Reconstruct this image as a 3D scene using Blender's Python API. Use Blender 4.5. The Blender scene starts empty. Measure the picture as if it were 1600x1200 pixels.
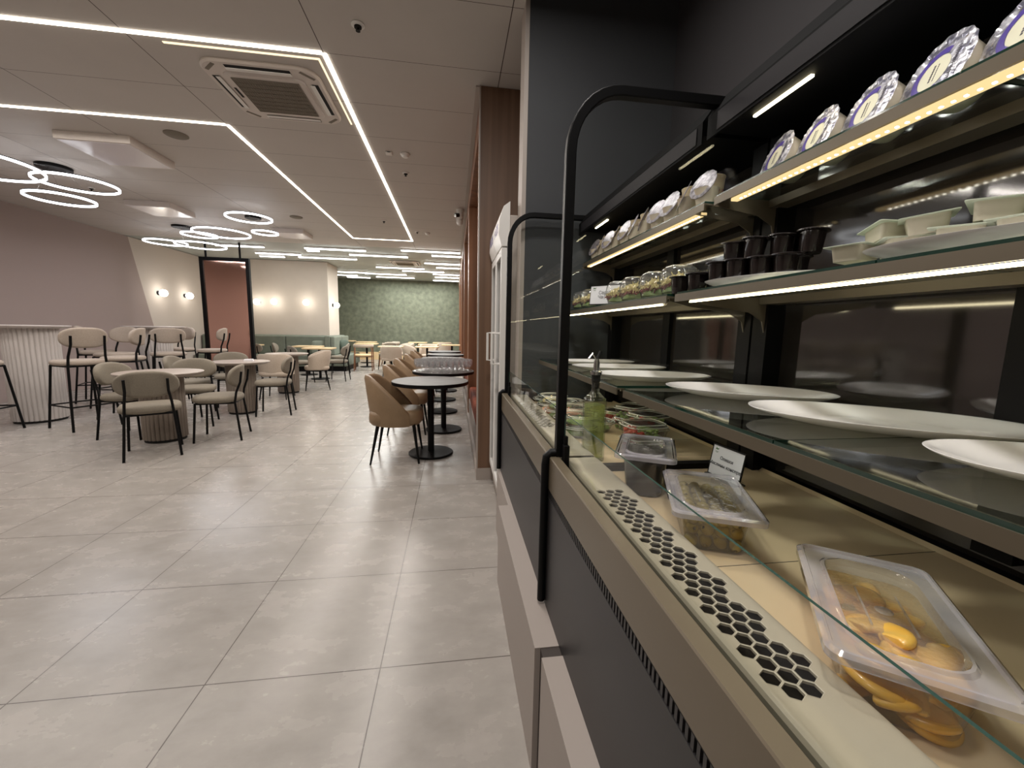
import bpy, bmesh, math, random
from mathutils import Vector, Matrix
random.seed(7)
S = bpy.context.scene
COL = S.collection
PI = math.pi

# ------------------------------------------------------------------ camera
F_PX, YAW, PITCH, ROLL, CAM_H = 632.3, 0.1451, -0.1329, 0.0202, 1.266
def cam_axes():
    cy, sy, cp, sp = math.cos(YAW), math.sin(YAW), math.cos(PITCH), math.sin(PITCH)
    f = Vector((sy*cp, cy*cp, sp)); r = Vector((cy, -sy, 0)); u = r.cross(f)
    cr, sr = math.cos(ROLL), math.sin(ROLL)
    return cr*r+sr*u, -sr*r+cr*u, f
cd = bpy.data.cameras.new('camera')
cam = bpy.data.objects.new('camera', cd); COL.objects.link(cam)
_r, _u, _f = cam_axes()
mw = Matrix(((_r.x, _u.x, -_f.x, 0), (_r.y, _u.y, -_f.y, 0), (_r.z, _u.z, -_f.z, CAM_H), (0, 0, 0, 1)))
cam.matrix_world = mw
cd.sensor_width = 36; cd.lens = F_PX/1600*36; cd.clip_start = 0.02; cd.clip_end = 100
S.camera = cam
# ------------------------------------------------------------------ view and world
S.view_settings.view_transform = 'Standard'; S.view_settings.look = 'None'
S.view_settings.exposure = 0.0; S.view_settings.gamma = 1; S.view_settings.use_curve_mapping = False
w = bpy.data.worlds.new('world'); S.world = w; w.use_nodes = True
w.node_tree.nodes['Background'].inputs[0].default_value = (.9, .85, .8, 1)
w.node_tree.nodes['Background'].inputs[1].default_value = 0.05

H = 3.076          # ceiling height
K_STRIP, K_RING, K_BAR, K_GLOBE, K_LED = 9.0, 6.0, 11.0, 7.0, 13.0
AREA_SCALE = 1.0
# canopy tubes of the two display cases
def _tubes():
    for _y, _p in ((.56, 1.5), (1.80, .7)): area('canopy_tube', (.753, _y, 1.849), .008, 1.0, _p, (1, .97, .92), (0, math.radians(-12), 0))
# room lamps: light of the ceiling strips, bars and rings, plus added unseen fills
def area(name, loc, sx, sy, power, color=(1, .9, .8), rot=(0, 0, 0)):
    l = bpy.data.lights.new(name, 'AREA'); l.shape = 'RECTANGLE'; l.size = sx; l.size_y = sy
    l.energy = power*AREA_SCALE; l.color = color
    o = bpy.data.objects.new(name, l); COL.objects.link(o); o.location = loc; o.rotation_euler = rot
    return o
_tubes()
WARM = (1, .925, .86); COOL = (.93, .93, 1.0)
area('strip_light', (-.856, 6.1, H-.02), .03, 5.8, 62, WARM)
area('strip_light', (-2.05, 6.7, H-.02), .03, 4.6, 48, WARM)
area('strip_light', (-3.4, 3.13, H-.02), 5.0, .03, 38, WARM)
area('strip_light', (-4.2, 4.32, H-.02), 4.2, .03, 38, WARM)
area('ambient_fill_light', (-4.0, -1.2, H-.02), 1.2, .3, 12, WARM)  # unseen fills added for ambient light around the camera
area('ambient_fill_light', (-1.2, -1.2, H-.02), 1.2, .3, 11, WARM)
area('ambient_fill_light', (-3.5, 1.0, H-.02), 1.2, .3, 11, WARM)
for _y in (10.8, 12.4, 14.2, 15.7):
    area('bar_light', (-1.4, _y, H-.06), 2.6, .12, 80, (1, .99, .95))
# unseen lights added over the counter to brighten the deck
area('counter_fill_light', (-.02, .30, H-.02), .22, .22, 24, (1, .95, .9))
area('counter_fill_light', (.10, 1.50, H-.02), .22, .22, 16, (1, .95, .9))
area('ring_light', (-4.6, 5.7, 2.7), .9, .9, 16, COOL)
area('ring_light', (-4.6, 8.6, 2.7), 1.3, .9, 20, COOL)

# ------------------------------------------------------------------ materials
def lin(c):
    return tuple(((v/255)/12.92 if v/255 <= .04045 else ((v/255+.055)/1.055)**2.4) for v in c)
MATS = {}
def N(nt, t, **kw):
    n = nt.nodes.new(t)
    for k, v in kw.items(): setattr(n, k, v)
    return n
def mat(name, rgb, rough=.5, metal=0, noise=None, bump=0, bscale=200, spec=.5, coat=0, aniso=None):
    """principled material; noise=(scale, rgb2, amount)"""
    if name in MATS: return MATS[name]
    m = bpy.data.materials.new(name); m.use_nodes = True; nt = m.node_tree
    p = nt.nodes['Principled BSDF']; L = nt.links
    c = lin(rgb)
    p.inputs['Base Color'].default_value = (*c, 1); p.inputs['Roughness'].default_value = rough
    p.inputs['Metallic'].default_value = metal
    p.inputs['Specular IOR Level'].default_value = spec
    if coat: p.inputs['Coat Weight'].default_value = coat; p.inputs['Coat Roughness'].default_value = .08
    tc = N(nt, 'ShaderNodeTexCoord')
    if noise:
        sc, c2, amt = noise[:3]
        tx = N(nt, 'ShaderNodeTexNoise'); tx.inputs['Scale'].default_value = sc; tx.inputs['Detail'].default_value = 6
        if len(noise) > 3:
            mp = N(nt, 'ShaderNodeMapping'); mp.inputs['Scale'].default_value = noise[3]
            L.new(tc.outputs['Object'], mp.inputs[0]); L.new(mp.outputs[0], tx.inputs['Vector'])
        else: L.new(tc.outputs['Object'], tx.inputs['Vector'])
        rp = N(nt, 'ShaderNodeValToRGB'); rp.color_ramp.elements[0].position = .5-amt; rp.color_ramp.elements[1].position = .5+amt
        rp.color_ramp.elements[0].color = (*lin(c2), 1); rp.color_ramp.elements[1].color = (*c, 1)
        L.new(tx.outputs[0], rp.inputs[0]); L.new(rp.outputs[0], p.inputs['Base Color'])
    if bump:
        b = N(nt, 'ShaderNodeBump'); b.inputs['Strength'].default_value = bump; b.inputs['Distance'].default_value = .002
        t2 = N(nt, 'ShaderNodeTexNoise'); t2.inputs['Scale'].default_value = bscale
        L.new(tc.outputs['Object'], t2.inputs['Vector']); L.new(t2.outputs[0], b.inputs['Height']); L.new(b.outputs[0], p.inputs['Normal'])
    MATS[name] = m; return m
def emis(name, rgb, k):
    if name in MATS: return MATS[name]
    m = bpy.data.materials.new(name); m.use_nodes = True; nt = m.node_tree
    nt.nodes.remove(nt.nodes['Principled BSDF']); e = N(nt, 'ShaderNodeEmission')
    e.inputs[0].default_value = (*rgb, 1); e.inputs[1].default_value = k
    nt.links.new(e.outputs[0], nt.nodes['Material Output'].inputs[0]); MATS[name] = m; return m
def clear(name, tint=(1, 1, 1), ior=1.5, haze=0, hazecol=(.9, .9, .92), rough=.02, bump=0, bscale=60, boost=1.0):
    """clear sheet glass or plastic: fresnel mix of see-through and mirror, with an optional milky haze"""
    if name in MATS: return MATS[name]
    m = bpy.data.materials.new(name); m.use_nodes = True; nt = m.node_tree; L = nt.links
    nt.nodes.remove(nt.nodes['Principled BSDF'])
    t = N(nt, 'ShaderNodeBsdfTransparent'); t.inputs[0].default_value = (*tint, 1)
    g = N(nt, 'ShaderNodeBsdfGlossy'); g.inputs['Roughness'].default_value = rough
    # fresnel by Schlick, the same from both sides of the sheet
    ge = N(nt, 'ShaderNodeNewGeometry'); dt = N(nt, 'ShaderNodeVectorMath', operation='DOT_PRODUCT')
    L.new(ge.outputs['Incoming'], dt.inputs[0]); L.new(ge.outputs['Normal'], dt.inputs[1])
    ab = N(nt, 'ShaderNodeMath', operation='ABSOLUTE'); L.new(dt.outputs['Value'], ab.inputs[0])
    sb = N(nt, 'ShaderNodeMath', operation='SUBTRACT', use_clamp=True); sb.inputs[0].default_value = 1; L.new(ab.outputs[0], sb.inputs[1])
    pw_ = N(nt, 'ShaderNodeMath', operation='POWER'); pw_.inputs[1].default_value = 5; L.new(sb.outputs[0], pw_.inputs[0])
    f0 = ((ior-1)/(ior+1))**2
    fr = N(nt, 'ShaderNodeMath', operation='MULTIPLY_ADD'); fr.inputs[1].default_value = 1-f0; fr.inputs[2].default_value = f0; L.new(pw_.outputs[0], fr.inputs[0])
    mx = N(nt, 'ShaderNodeMixShader')
    if bump:
        tc = N(nt, 'ShaderNodeTexCoord'); b = N(nt, 'ShaderNodeBump'); b.inputs['Strength'].default_value = bump; b.inputs['Distance'].default_value = .003
        t2 = N(nt, 'ShaderNodeTexNoise'); t2.inputs['Scale'].default_value = bscale
        L.new(tc.outputs['Object'], t2.inputs['Vector']); L.new(t2.outputs[0], b.inputs['Height'])
        L.new(b.outputs[0], g.inputs['Normal']); L.new(b.outputs[0], dt.inputs[1])
    base = t
    if haze:
        d = N(nt, 'ShaderNodeBsdfDiffuse'); d.inputs[0].default_value = (*hazecol, 1)
        m2 = N(nt, 'ShaderNodeMixShader'); m2.inputs[0].default_value = haze
        L.new(t.outputs[0], m2.inputs[1]); L.new(d.outputs[0], m2.inputs[2]); base = m2
    ml = N(nt, 'ShaderNodeMath', operation='MULTIPLY', use_clamp=True); ml.inputs[1].default_value = boost
    L.new(fr.outputs[0], ml.inputs[0]); L.new(ml.outputs[0], mx.inputs[0]); L.new(base.outputs[0], mx.inputs[1]); L.new(g.outputs[0], mx.inputs[2])
    L.new(mx.outputs[0], nt.nodes['Material Output'].inputs[0]); MATS[name] = m; return m

def line_mask(nt, coord_out, origin, pitch, width):
    """1 on seams of the given pitch, 0 elsewhere"""
    L = nt.links
    a = N(nt, 'ShaderNodeMath', operation='SUBTRACT'); a.inputs[1].default_value = origin; L.new(coord_out, a.inputs[0])
    b = N(nt, 'ShaderNodeMath', operation='DIVIDE'); b.inputs[1].default_value = pitch; L.new(a.outputs[0], b.inputs[0])
    c = N(nt, 'ShaderNodeMath', operation='ADD'); c.inputs[1].default_value = .5; L.new(b.outputs[0], c.inputs[0])
    d = N(nt, 'ShaderNodeMath', operation='FRACT'); L.new(c.outputs[0], d.inputs[0])
    e = N(nt, 'ShaderNodeMath', operation='SUBTRACT'); e.inputs[1].default_value = .5; L.new(d.outputs[0], e.inputs[0])
    f = N(nt, 'ShaderNodeMath', operation='ABSOLUTE'); L.new(e.outputs[0], f.inputs[0])
    g = N(nt, 'ShaderNodeMath', operation='LESS_THAN'); g.inputs[1].default_value = width/pitch/2; L.new(f.outputs[0], g.inputs[0])
    return g.outputs[0]
def seamed(name, rgb, rgb2, seam, ox, px, oy, py, wx, wy, rough, nscale, stretch=(1, 1, 1), amt=.2, rvar=.1):
    m = bpy.data.materials.new(name); m.use_nodes = True; nt = m.node_tree; L = nt.links
    p = nt.nodes['Principled BSDF']
    ge = N(nt, 'ShaderNodeNewGeometry'); sp = N(nt, 'ShaderNodeSeparateXYZ'); L.new(ge.outputs['Position'], sp.inputs[0])
    mx_ = line_mask(nt, sp.outputs[0], ox, px, wx); my_ = line_mask(nt, sp.outputs[1], oy, py, wy)
    mm = N(nt, 'ShaderNodeMath', operation='MAXIMUM'); L.new(mx_, mm.inputs[0]); L.new(my_, mm.inputs[1])
    mp = N(nt, 'ShaderNodeMapping'); mp.inputs['Scale'].default_value = stretch; L.new(ge.outputs['Position'], mp.inputs[0])
    n1 = N(nt, 'ShaderNodeTexNoise'); n1.inputs['Scale'].default_value = nscale; n1.inputs['Detail'].default_value = 9; n1.inputs['Roughness'].default_value = .62
    L.new(mp.outputs[0], n1.inputs['Vector'])
    rp = N(nt, 'ShaderNodeValToRGB'); rp.color_ramp.elements[0].position = .5-amt; rp.color_ramp.elements[1].position = .5+amt
    rp.color_ramp.elements[0].color = (*lin(rgb2), 1); rp.color_ramp.elements[1].color = (*lin(rgb), 1); L.new(n1.outputs[0], rp.inputs[0])
    mix = N(nt, 'ShaderNodeMix', data_type='RGBA'); L.new(mm.outputs[0], mix.inputs[0]); L.new(rp.outputs[0], mix.inputs[6]); mix.inputs[7].default_value = (*lin(seam), 1)
    L.new(mix.outputs[2], p.inputs['Base Color'])
    mr = N(nt, 'ShaderNodeMapRange'); mr.inputs[3].default_value = rough-rvar; mr.inputs[4].default_value = rough+rvar; L.new(n1.outputs[0], mr.inputs[0]); L.new(mr.outputs[0], p.inputs['Roughness'])
    b = N(nt, 'ShaderNodeBump'); b.inputs['Distance'].default_value = .002; b.inputs['Strength'].default_value = .5
    iv = N(nt, 'ShaderNodeMath', operation='SUBTRACT'); iv.inputs[0].default_value = 1; L.new(mm.outputs[0], iv.inputs[1]); L.new(iv.outputs[0], b.inputs['Height']); L.new(b.outputs[0], p.inputs['Normal'])
    return m

M_floor = seamed('floor_tile', (173, 167, 161), (147, 142, 136), (84, 76, 72), -.870, .6, 1.415, .6, .004, .004, .27, 4.5, (1.0, 1.6, 1), .25, .03)
M_ceil = seamed('ceiling_panel', (194, 188, 182), (188, 182, 176), (70, 55, 50), -.862, 1.193, 3.128, .595, .006, .004, .6, 1.5, rvar=.05)
M_ceil2 = mat('grey_ceiling', (172, 176, 170), .6, noise=(1.2, (160, 164, 160), .3))
M_cream = mat('beige_plaster', (200, 191, 180), .8, noise=(5, (195, 186, 175), .3))
M_green = mat('green_plaster', (112, 117, 99), .7, noise=(7, (86, 91, 76), .2), bump=.2, bscale=14)
M_wood = mat('walnut_veneer', (150, 106, 76), .45, noise=(9, (88, 57, 38), .25, (1, 1, .06)))
M_woodd = mat('dark_walnut', (128, 98, 76), .5, noise=(9, (100, 74, 56), .25, (3, 3, .08)))
M_char = mat('charcoal_paint', (66, 68, 71), .75, noise=(3, (62, 63, 66), .3))
M_chard = mat('charcoal_paint_side', (60, 58, 60), .75)
M_trim = mat('beige_metal_trim', (170, 160, 152), .5)
M_black = mat('black_steel', (6, 6, 7), .5, spec=.2)
M_ac = mat('ac_white', (206, 197, 190), .45)
M_blackg = mat('black_gloss', (7, 7, 8), .12)
M_railshade = mat('khaki_rail_shade', (112, 101, 84), .35, metal=.2)
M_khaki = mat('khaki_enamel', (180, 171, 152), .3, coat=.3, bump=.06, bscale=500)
M_khakim = mat('khaki_satin_metal', (98, 89, 74), .38, metal=.35)
M_panel = mat('graphite_panel', (46, 44, 45), .42, metal=.2)
M_plinth = mat('taupe_board', (160, 150, 143), .55)
M_gap = mat('dark_joint', (60, 52, 48), .7)
M_mirrorback = mat('smoked_mirror', (40, 37, 34), .07, spec=.9, coat=.4)
M_copper = mat('copper_mirror', (250, 208, 190), .07, metal=1)
M_fabric = mat('greige_fabric', (176, 163, 150), .9, noise=(90, (160, 147, 134), .3), bump=.3, bscale=420)
M_fabric2 = mat('taupe_fabric', (136, 128, 114), .9, noise=(90, (122, 114, 101), .3), bump=.3, bscale=420)
M_tan = mat('tan_leatherette', (144, 120, 92), .5, noise=(12, (130, 107, 81), .3))
M_sand = mat('sand_boucle', (190, 176, 160), .95, noise=(60, (176, 162, 146), .3), bump=.5, bscale=300)
M_sofa = mat('sage_velvet', (122, 129, 117), .85, noise=(6, (106, 114, 102), .3))
M_sofad = mat('dark_sage_velvet', (70, 82, 72), .85)
M_rust = mat('rust_velvet', (150, 74, 46), .8, noise=(10, (118, 54, 34), .2))
M_fluteT = mat('taupe_fluted', (126, 115, 104), .6)
M_fluteW = mat('pale_fluted', (196, 190, 186), .6)
M_tabT = mat('taupe_table_top', (160, 148, 138), .35)
M_tabW = mat('pale_table_top', (200, 192, 188), .35)
M_tabG = mat('grey_oak_top', (118, 116, 113), .55, spec=.25, noise=(7, (88, 85, 82), .22, (1, 6, 1)))
M_oak = mat('pale_oak', (222, 196, 154), .4, noise=(6, (206, 178, 134), .25, (6, 1, 1)))
M_white = mat('white_plastic', (226, 224, 220), .4)
M_acgr = mat('vent_mesh', (120, 112, 100), .7)
M_porc = mat('white_porcelain', (236, 234, 234), .12, coat=.3)
M_cupd = mat('dark_plastic', (22, 17, 16), .16, coat=.3)
M_cream2 = mat('cream_plastic', (226, 214, 190), .4)
M_kraft = mat('kraft_cup_paper', (190, 170, 136), .65)
M_foil = mat('crinkled_foil', (240, 238, 244), .28, metal=.5, noise=(60, (120, 118, 132), .12), bump=1.0, bscale=110)
M_purp = mat('purple_print', (78, 62, 140), .4)
M_olprint = mat('olive_print', (206, 202, 178), .45)
M_dprint = mat('dark_print', (50, 44, 60), .5)
M_tray = mat('pale_green_tray', (184, 192, 174), .4)
M_traym = mat('milky_film', (196, 190, 170), .35)
M_olive = mat('green_olive', (160, 142, 66), .25, noise=(60, (136, 118, 50), .3), coat=.5)
M_olivek = mat('black_olive', (24, 20, 20), .2, coat=.5)
M_dark = mat('dark_void', (18, 16, 15), .8)
M_yel = mat('yellow_fruit', (238, 176, 50), .3, noise=(25, (222, 186, 100), .25), coat=.5)
M_paper = mat('white_card', (232, 232, 236), .5)
M_ink = mat('black_ink', (66, 66, 72), .6)
M_inkg = mat('green_ink', (90, 120, 80), .6)
M_chrome = mat('steel', (190, 190, 190), .22, metal=1)
M_cheese = mat('grated_cheese', (238, 226, 166), .6, noise=(70, (206, 186, 124), .2), bump=1, bscale=120)
M_lettuce = mat('lettuce', (158, 180, 104), .5, noise=(30, (104, 130, 76), .2))
M_ham = mat('ham_strips', (170, 98, 92), .5, noise=(40, (120, 60, 66), .2))
M_tomato = mat('tomato_red', (190, 62, 42), .35)
M_salmon = mat('salmon_fillet', (226, 138, 98), .35, noise=(30, (236, 170, 130), .2))
M_glassg = clear('case_glass', (.98, .99, .98), 1.5, boost=.55)
M_shelfg = clear('shelf_glass', (.86, .90, .87), 1.55, boost=1.2)
M_edge = mat('glass_edge', (18, 52, 42), .1, spec=.8)
M_edgel = mat('glass_edge_light', (48, 76, 70), .15, spec=.8)
M_clear = clear('clear_plastic', (.93, .93, .93), 1.45, haze=.03, rough=.05)
M_lid = clear('frosted_lid', (.9, .9, .93), 1.45, haze=.36, hazecol=(.80, .77, .84), rough=.08, bump=.2, bscale=30, boost=2.2)
M_lidc = clear('clear_lid_window', (.95, .95, .95), 1.45, haze=.16, hazecol=(.85, .80, .76), rough=.05, bump=.6, bscale=55, boost=2.0)
M_dome = clear('clear_dome', (.97, .98, .97), 1.45, haze=.06, rough=.05, boost=2.4)
M_rimglint = mat('plastic_rim_glint', (226, 228, 220), .15, coat=.5)  # white highlights of the clear pack lids put into rim colour
M_wine = clear('drinking_glass', (.98, .98, .98), 1.5, haze=.10, rough=.03, boost=2.6)
M_oil = clear('oil', (.90, .92, .55), 1.3, haze=.28, hazecol=(.72, .76, .38))
M_bottle = clear('bottle_glass', (.86, .90, .84), 1.5, boost=2.4)
M_brine = clear('brine', (.90, .82, .55), 1.33, haze=.10, hazecol=(.8, .68, .3))
M_syrup = clear('syrup', (.95, .80, .42), 1.33, haze=.22, hazecol=(.9, .72, .3))
M_brinek = clear('dark_brine', (.4, .36, .33), 1.33, haze=.25, hazecol=(.03, .025, .02))
E_strip = emis('strip_glow', (1, .90, .76), K_STRIP)
E_gold = emis('gold_glow', (1, .80, .52), 1.6)
E_ring = emis('ring_glow', (.96, .96, 1), K_RING)
E_bar = emis('bar_glow', (1, 1, .96), K_BAR)
E_globe = emis('globe_glow', (1, .95, .87), K_GLOBE)
E_led = emis('led_tube_glow', (1, .87, .55), K_LED)
E_ledg = emis('led_gold_glow', (1, .72, .34), 1.1)
E_dot = emis('led_dot_glow', (1, .93, .78), 30)

# ------------------------------------------------------------------ mesh builder
def rrect(w, d, r, n=5):
    """rounded rectangle outline centred on 0"""
    pts = []
    for cx, cy, a0 in ((w/2-r, d/2-r, 0), (-w/2+r, d/2-r, 90), (-w/2+r, -d/2+r, 180), (w/2-r, -d/2+r, 270)):
        for k in range(n+1):
            a = math.radians(a0+90*k/n); pts.append((cx+r*math.cos(a), cy+r*math.sin(a)))
    return pts
def sup(w, d, p=2.6, n=32):
    out = []
    for k in range(n):
        a = 2*PI*k/n; c, s = math.cos(a), math.sin(a)
        out.append((w/2*math.copysign(abs(c)**(2/p), c), d/2*math.copysign(abs(s)**(2/p), s)))
    return out
def circ(r, n=24): return [(r*math.cos(2*PI*k/n), r*math.sin(2*PI*k/n)) for k in range(n)]

class MB:
    def __init__(s): s.v = []; s.f = []; s.mi = []; s.T = Matrix.Identity(4)
    def add(s, vs, fs, mi=0):
        o = len(s.v); s.v += [s.T @ Vector(v) for v in vs]; s.f += [tuple(i+o for i in f) for f in fs]; s.mi += [mi]*len(fs); return s
    def box(s, x0, x1, y0, y1, z0, z1, mi=0):
        return s.add([(x0, y0, z0), (x1, y0, z0), (x1, y1, z0), (x0, y1, z0), (x0, y0, z1), (x1, y0, z1), (x1, y1, z1), (x0, y1, z1)],
                     [(0, 3, 2, 1), (4, 5, 6, 7), (0, 1, 5, 4), (1, 2, 6, 5), (2, 3, 7, 6), (3, 0, 4, 7)], mi)
    def rings(s, rs, mi=0, cap0=True, cap1=True, closed=False):
        n = len(rs[0]); vs = [p for r in rs for p in r]; fs = []
        m = len(rs)
        for i in range(m if closed else m-1):
            j = (i+1) % m
            for k in range(n): fs.append((i*n+k, i*n+(k+1) % n, j*n+(k+1) % n, j*n+k))
        if not closed:
            if cap0: fs.append(tuple(reversed(range(n))))
            if cap1: fs.append(tuple((m-1)*n+k for k in range(n)))
        return s.add(vs, fs, mi)
    def loft(s, outlines, zs, mi=0, cap0=True, cap1=True):
        return s.rings([[(x, y, z) for x, y in o] for o, z in zip(outlines, zs)], mi, cap0, cap1)
    def lathe(s, prof, n=28, mi=0, cap0=True, cap1=True, o=(0, 0, 0)):
        return s.rings([[(o[0]+r*math.cos(2*PI*k/n), o[1]+r*math.sin(2*PI*k/n), o[2]+z) for k in range(n)] for r, z in prof], mi, cap0, cap1)
    def tube(s, path, r, n=8, mi=0, closed=False, sx=1, sy=1):
        P = [Vector(p) for p in path]; rs = []; m = len(P)
        rad = r if isinstance(r, (list, tuple)) else [r]*m
        up = None
        for i in range(m):
            if closed: t = P[(i+1) % m]-P[i-1]
            else: t = P[min(i+1, m-1)]-P[max(i-1, 0)]
            t.normalize()
            if up is None:
                up = Vector((0, 0, 1)) if abs(t.z) < .9 else Vector((0, 1, 0))
            a = t.cross(up)
            if a.length < 1e-6: a = t.cross(Vector((1, 0, 0)))
            a.normalize(); b = a.cross(t); up = b
            rs.append([tuple(P[i]+a*rad[i]*sx*math.cos(2*PI*k/n+PI/n)+b*rad[i]*sy*math.sin(2*PI*k/n+PI/n)) for k in range(n)])
        return s.rings(rs, mi, closed=closed)
    def prism(s, poly, axis, a0, a1, mi=0):
        """poly in the two other axes, extruded along axis ('x','y','z')"""
        def P(u, v, t): return {'x': (t, u, v), 'y': (u, t, v), 'z': (u, v, t)}[axis]
        return s.rings([[P(u, v, a0) for u, v in poly], [P(u, v, a1) for u, v in poly]], mi)
    def build(s, name, m, parent=None, smooth=True, bevel=0, loc=None, ang=35, sub=0):
        me = bpy.data.meshes.new(name); me.from_pydata([tuple(v) for v in s.v], [], s.f)
        ms = m if isinstance(m, (list, tuple)) else [m]
        for q in ms: me.materials.append(q)
        for p, i in zip(me.polygons, s.mi): p.material_index = i
        bm = bmesh.new(); bm.from_mesh(me); bmesh.ops.recalc_face_normals(bm, faces=bm.faces); bm.to_mesh(me); bm.free()
        if smooth:
            for p in me.polygons: p.use_smooth = True
            me.set_sharp_from_angle(angle=math.radians(ang))
        o = bpy.data.objects.new(name, me); COL.objects.link(o)
        if parent is not None: o.parent = parent
        if loc: o.location = loc
        if bevel:
            b = o.modifiers.new('bevel', 'BEVEL'); b.width = bevel; b.segments = 2; b.limit_method = 'ANGLE'; b.angle_limit = math.radians(40)
        if sub:
            q = o.modifiers.new('sub', 'SUBSURF'); q.levels = sub; q.render_levels = sub
        return o
def bx(name, m, x0, x1, y0, y1, z0, z1, parent=None, bevel=0, **k): return MB().box(x0, x1, y0, y1, z0, z1).build(name, m, parent, bevel=bevel, smooth=False, **k)
def thing(name, label, cat, loc=(0, 0, 0), rz=0, group=None):
    o = bpy.data.objects.new(name, None); COL.objects.link(o); o.location = loc; o.rotation_euler = (0, 0, rz); o.empty_display_size = .1
    o['label'] = label; o['category'] = cat
    if group: o['group'] = group
    return o
def tag(o, label, cat, group=None, loc=None, rz=None):
    o['label'] = label; o['category'] = cat
    if group: o['group'] = group
    if loc is not None: o.location = loc
    if rz is not None: o.rotation_euler = (0, 0, rz)
    return o
def struct(o): o['kind'] = 'structure'; return o
KIDS = {}
def kids(o): return [c for c in o.children]
def dup(root, label, loc, rz=None, group=None, rot=None, scale=None):
    r = root.copy(); COL.objects.link(r); r.location = loc
    if rz is not None: r.rotation_euler = (0, 0, rz)
    if rot is not None: r.rotation_euler = rot
    if scale is not None: r.scale = scale
    r['label'] = label
    if group: r['group'] = group
    for ch in root.children:
        c = ch.copy(); COL.objects.link(c); c.parent = r
        for g in ch.children:
            d = g.copy(); COL.objects.link(d); d.parent = c
    return r
def put(root, used, label, loc, rz, group=None, **k):
    """first use moves the prototype, later uses copy it"""
    if not used:
        used.append(1); root.location = loc
        if rz is not None: root.rotation_euler = (0, 0, rz)
        if k.get('rot') is not None: root.rotation_euler = k['rot']
        if k.get('scale') is not None: root.scale = k['scale']
        root['label'] = label
        if group: root['group'] = group
        return root
    return dup(root, label, loc, rz, group, **k)
ORD = ['first', 'second', 'third', 'fourth', 'fifth', 'sixth', 'seventh', 'eighth', 'ninth', 'tenth', 'eleventh', 'twelfth', 'thirteenth', 'fourteenth', 'fifteenth', 'sixteenth', 'seventeenth', 'eighteenth', 'nineteenth', 'twentieth']
def text(name, body, size, m, parent, M, align='CENTER', ext=.0003):
    cu = bpy.data.curves.new(name, 'FONT'); cu.body = body; cu.size = size; cu.align_x = align; cu.align_y = 'CENTER'; cu.extrude = ext
    tmp = bpy.data.objects.new('tmp', cu); COL.objects.link(tmp)
    dg = bpy.context.evaluated_depsgraph_get(); me = bpy.data.meshes.new_from_object(tmp.evaluated_get(dg)); bpy.data.objects.remove(tmp)
    me.name = name; me.materials.clear(); me.materials.append(m)
    o = bpy.data.objects.new(name, me); COL.objects.link(o); o.parent = parent; o.matrix_local = M
    return o

# ------------------------------------------------------------------ the setting
XL, YB = -6.87, -3.6
struct(bx('floor', M_floor, XL-.2, 1.6, YB, 17.2, -.1, 0))
struct(bx('ceiling', M_ceil, XL-.2, .40, YB, 9.9, H, H+.1)); struct(bx('ceiling', M_chard, .40, 1.6, YB, 9.9, 3.55, 3.65))
struct(bx('ceiling', M_ceil, .40, 1.6, 2.60, 9.9, H, H+.1))
struct(bx('ceiling', M_ceil2, XL-.2, 1.6, 9.9, 17.2, H+.012, H+.1))
# left wall, two tones that meet on a slanting line
m = bpy.data.materials.new('two_tone_wall'); m.use_nodes = True; nt = m.node_tree; p = nt.nodes['Principled BSDF']; p.inputs['Roughness'].default_value = .8
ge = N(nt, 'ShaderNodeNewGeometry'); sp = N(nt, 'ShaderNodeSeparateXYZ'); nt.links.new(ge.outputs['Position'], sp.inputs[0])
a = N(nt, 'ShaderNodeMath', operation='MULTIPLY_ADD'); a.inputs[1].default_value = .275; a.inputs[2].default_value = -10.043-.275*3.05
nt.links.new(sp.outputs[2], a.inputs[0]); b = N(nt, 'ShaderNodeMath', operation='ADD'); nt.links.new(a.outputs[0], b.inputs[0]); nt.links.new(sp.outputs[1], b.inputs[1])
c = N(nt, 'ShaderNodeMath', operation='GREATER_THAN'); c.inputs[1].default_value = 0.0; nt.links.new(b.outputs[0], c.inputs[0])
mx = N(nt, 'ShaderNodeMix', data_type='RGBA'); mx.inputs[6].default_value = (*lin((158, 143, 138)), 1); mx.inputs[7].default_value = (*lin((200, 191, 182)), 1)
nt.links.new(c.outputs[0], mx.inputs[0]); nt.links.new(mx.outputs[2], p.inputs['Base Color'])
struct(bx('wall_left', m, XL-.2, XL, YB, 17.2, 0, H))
struct(bx('wall_pier', M_cream, XL, -3.58, 12.55, 13.6, 0, H))
struct(bx('wall_far', M_green, XL, 1.6, 16.55, 16.8, 0, H))
struct(bx('wall_behind', M_cream, XL-.2, 1.6, YB-.2, YB, 0, 3.6))
struct(bx('wall_right', M_chard, 1.3, 1.5, YB, 2.47, 0, 3.55))
pw = struct(bx('wall_partition', M_char, .42, 1.5, 2.47, 2.60, 0, 3.55))
struct(bx('trim_upstand', M_chard, .40, .42, YB, 2.47, H, 3.55))
struct(bx('trim_partition_edge', M_trim, .396, .42, 2.465, 2.605, 0, H))
struct(bx('wall_niche', M_woodd, .85, 1.0, 2.60, 16.55, 0, H))
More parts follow.
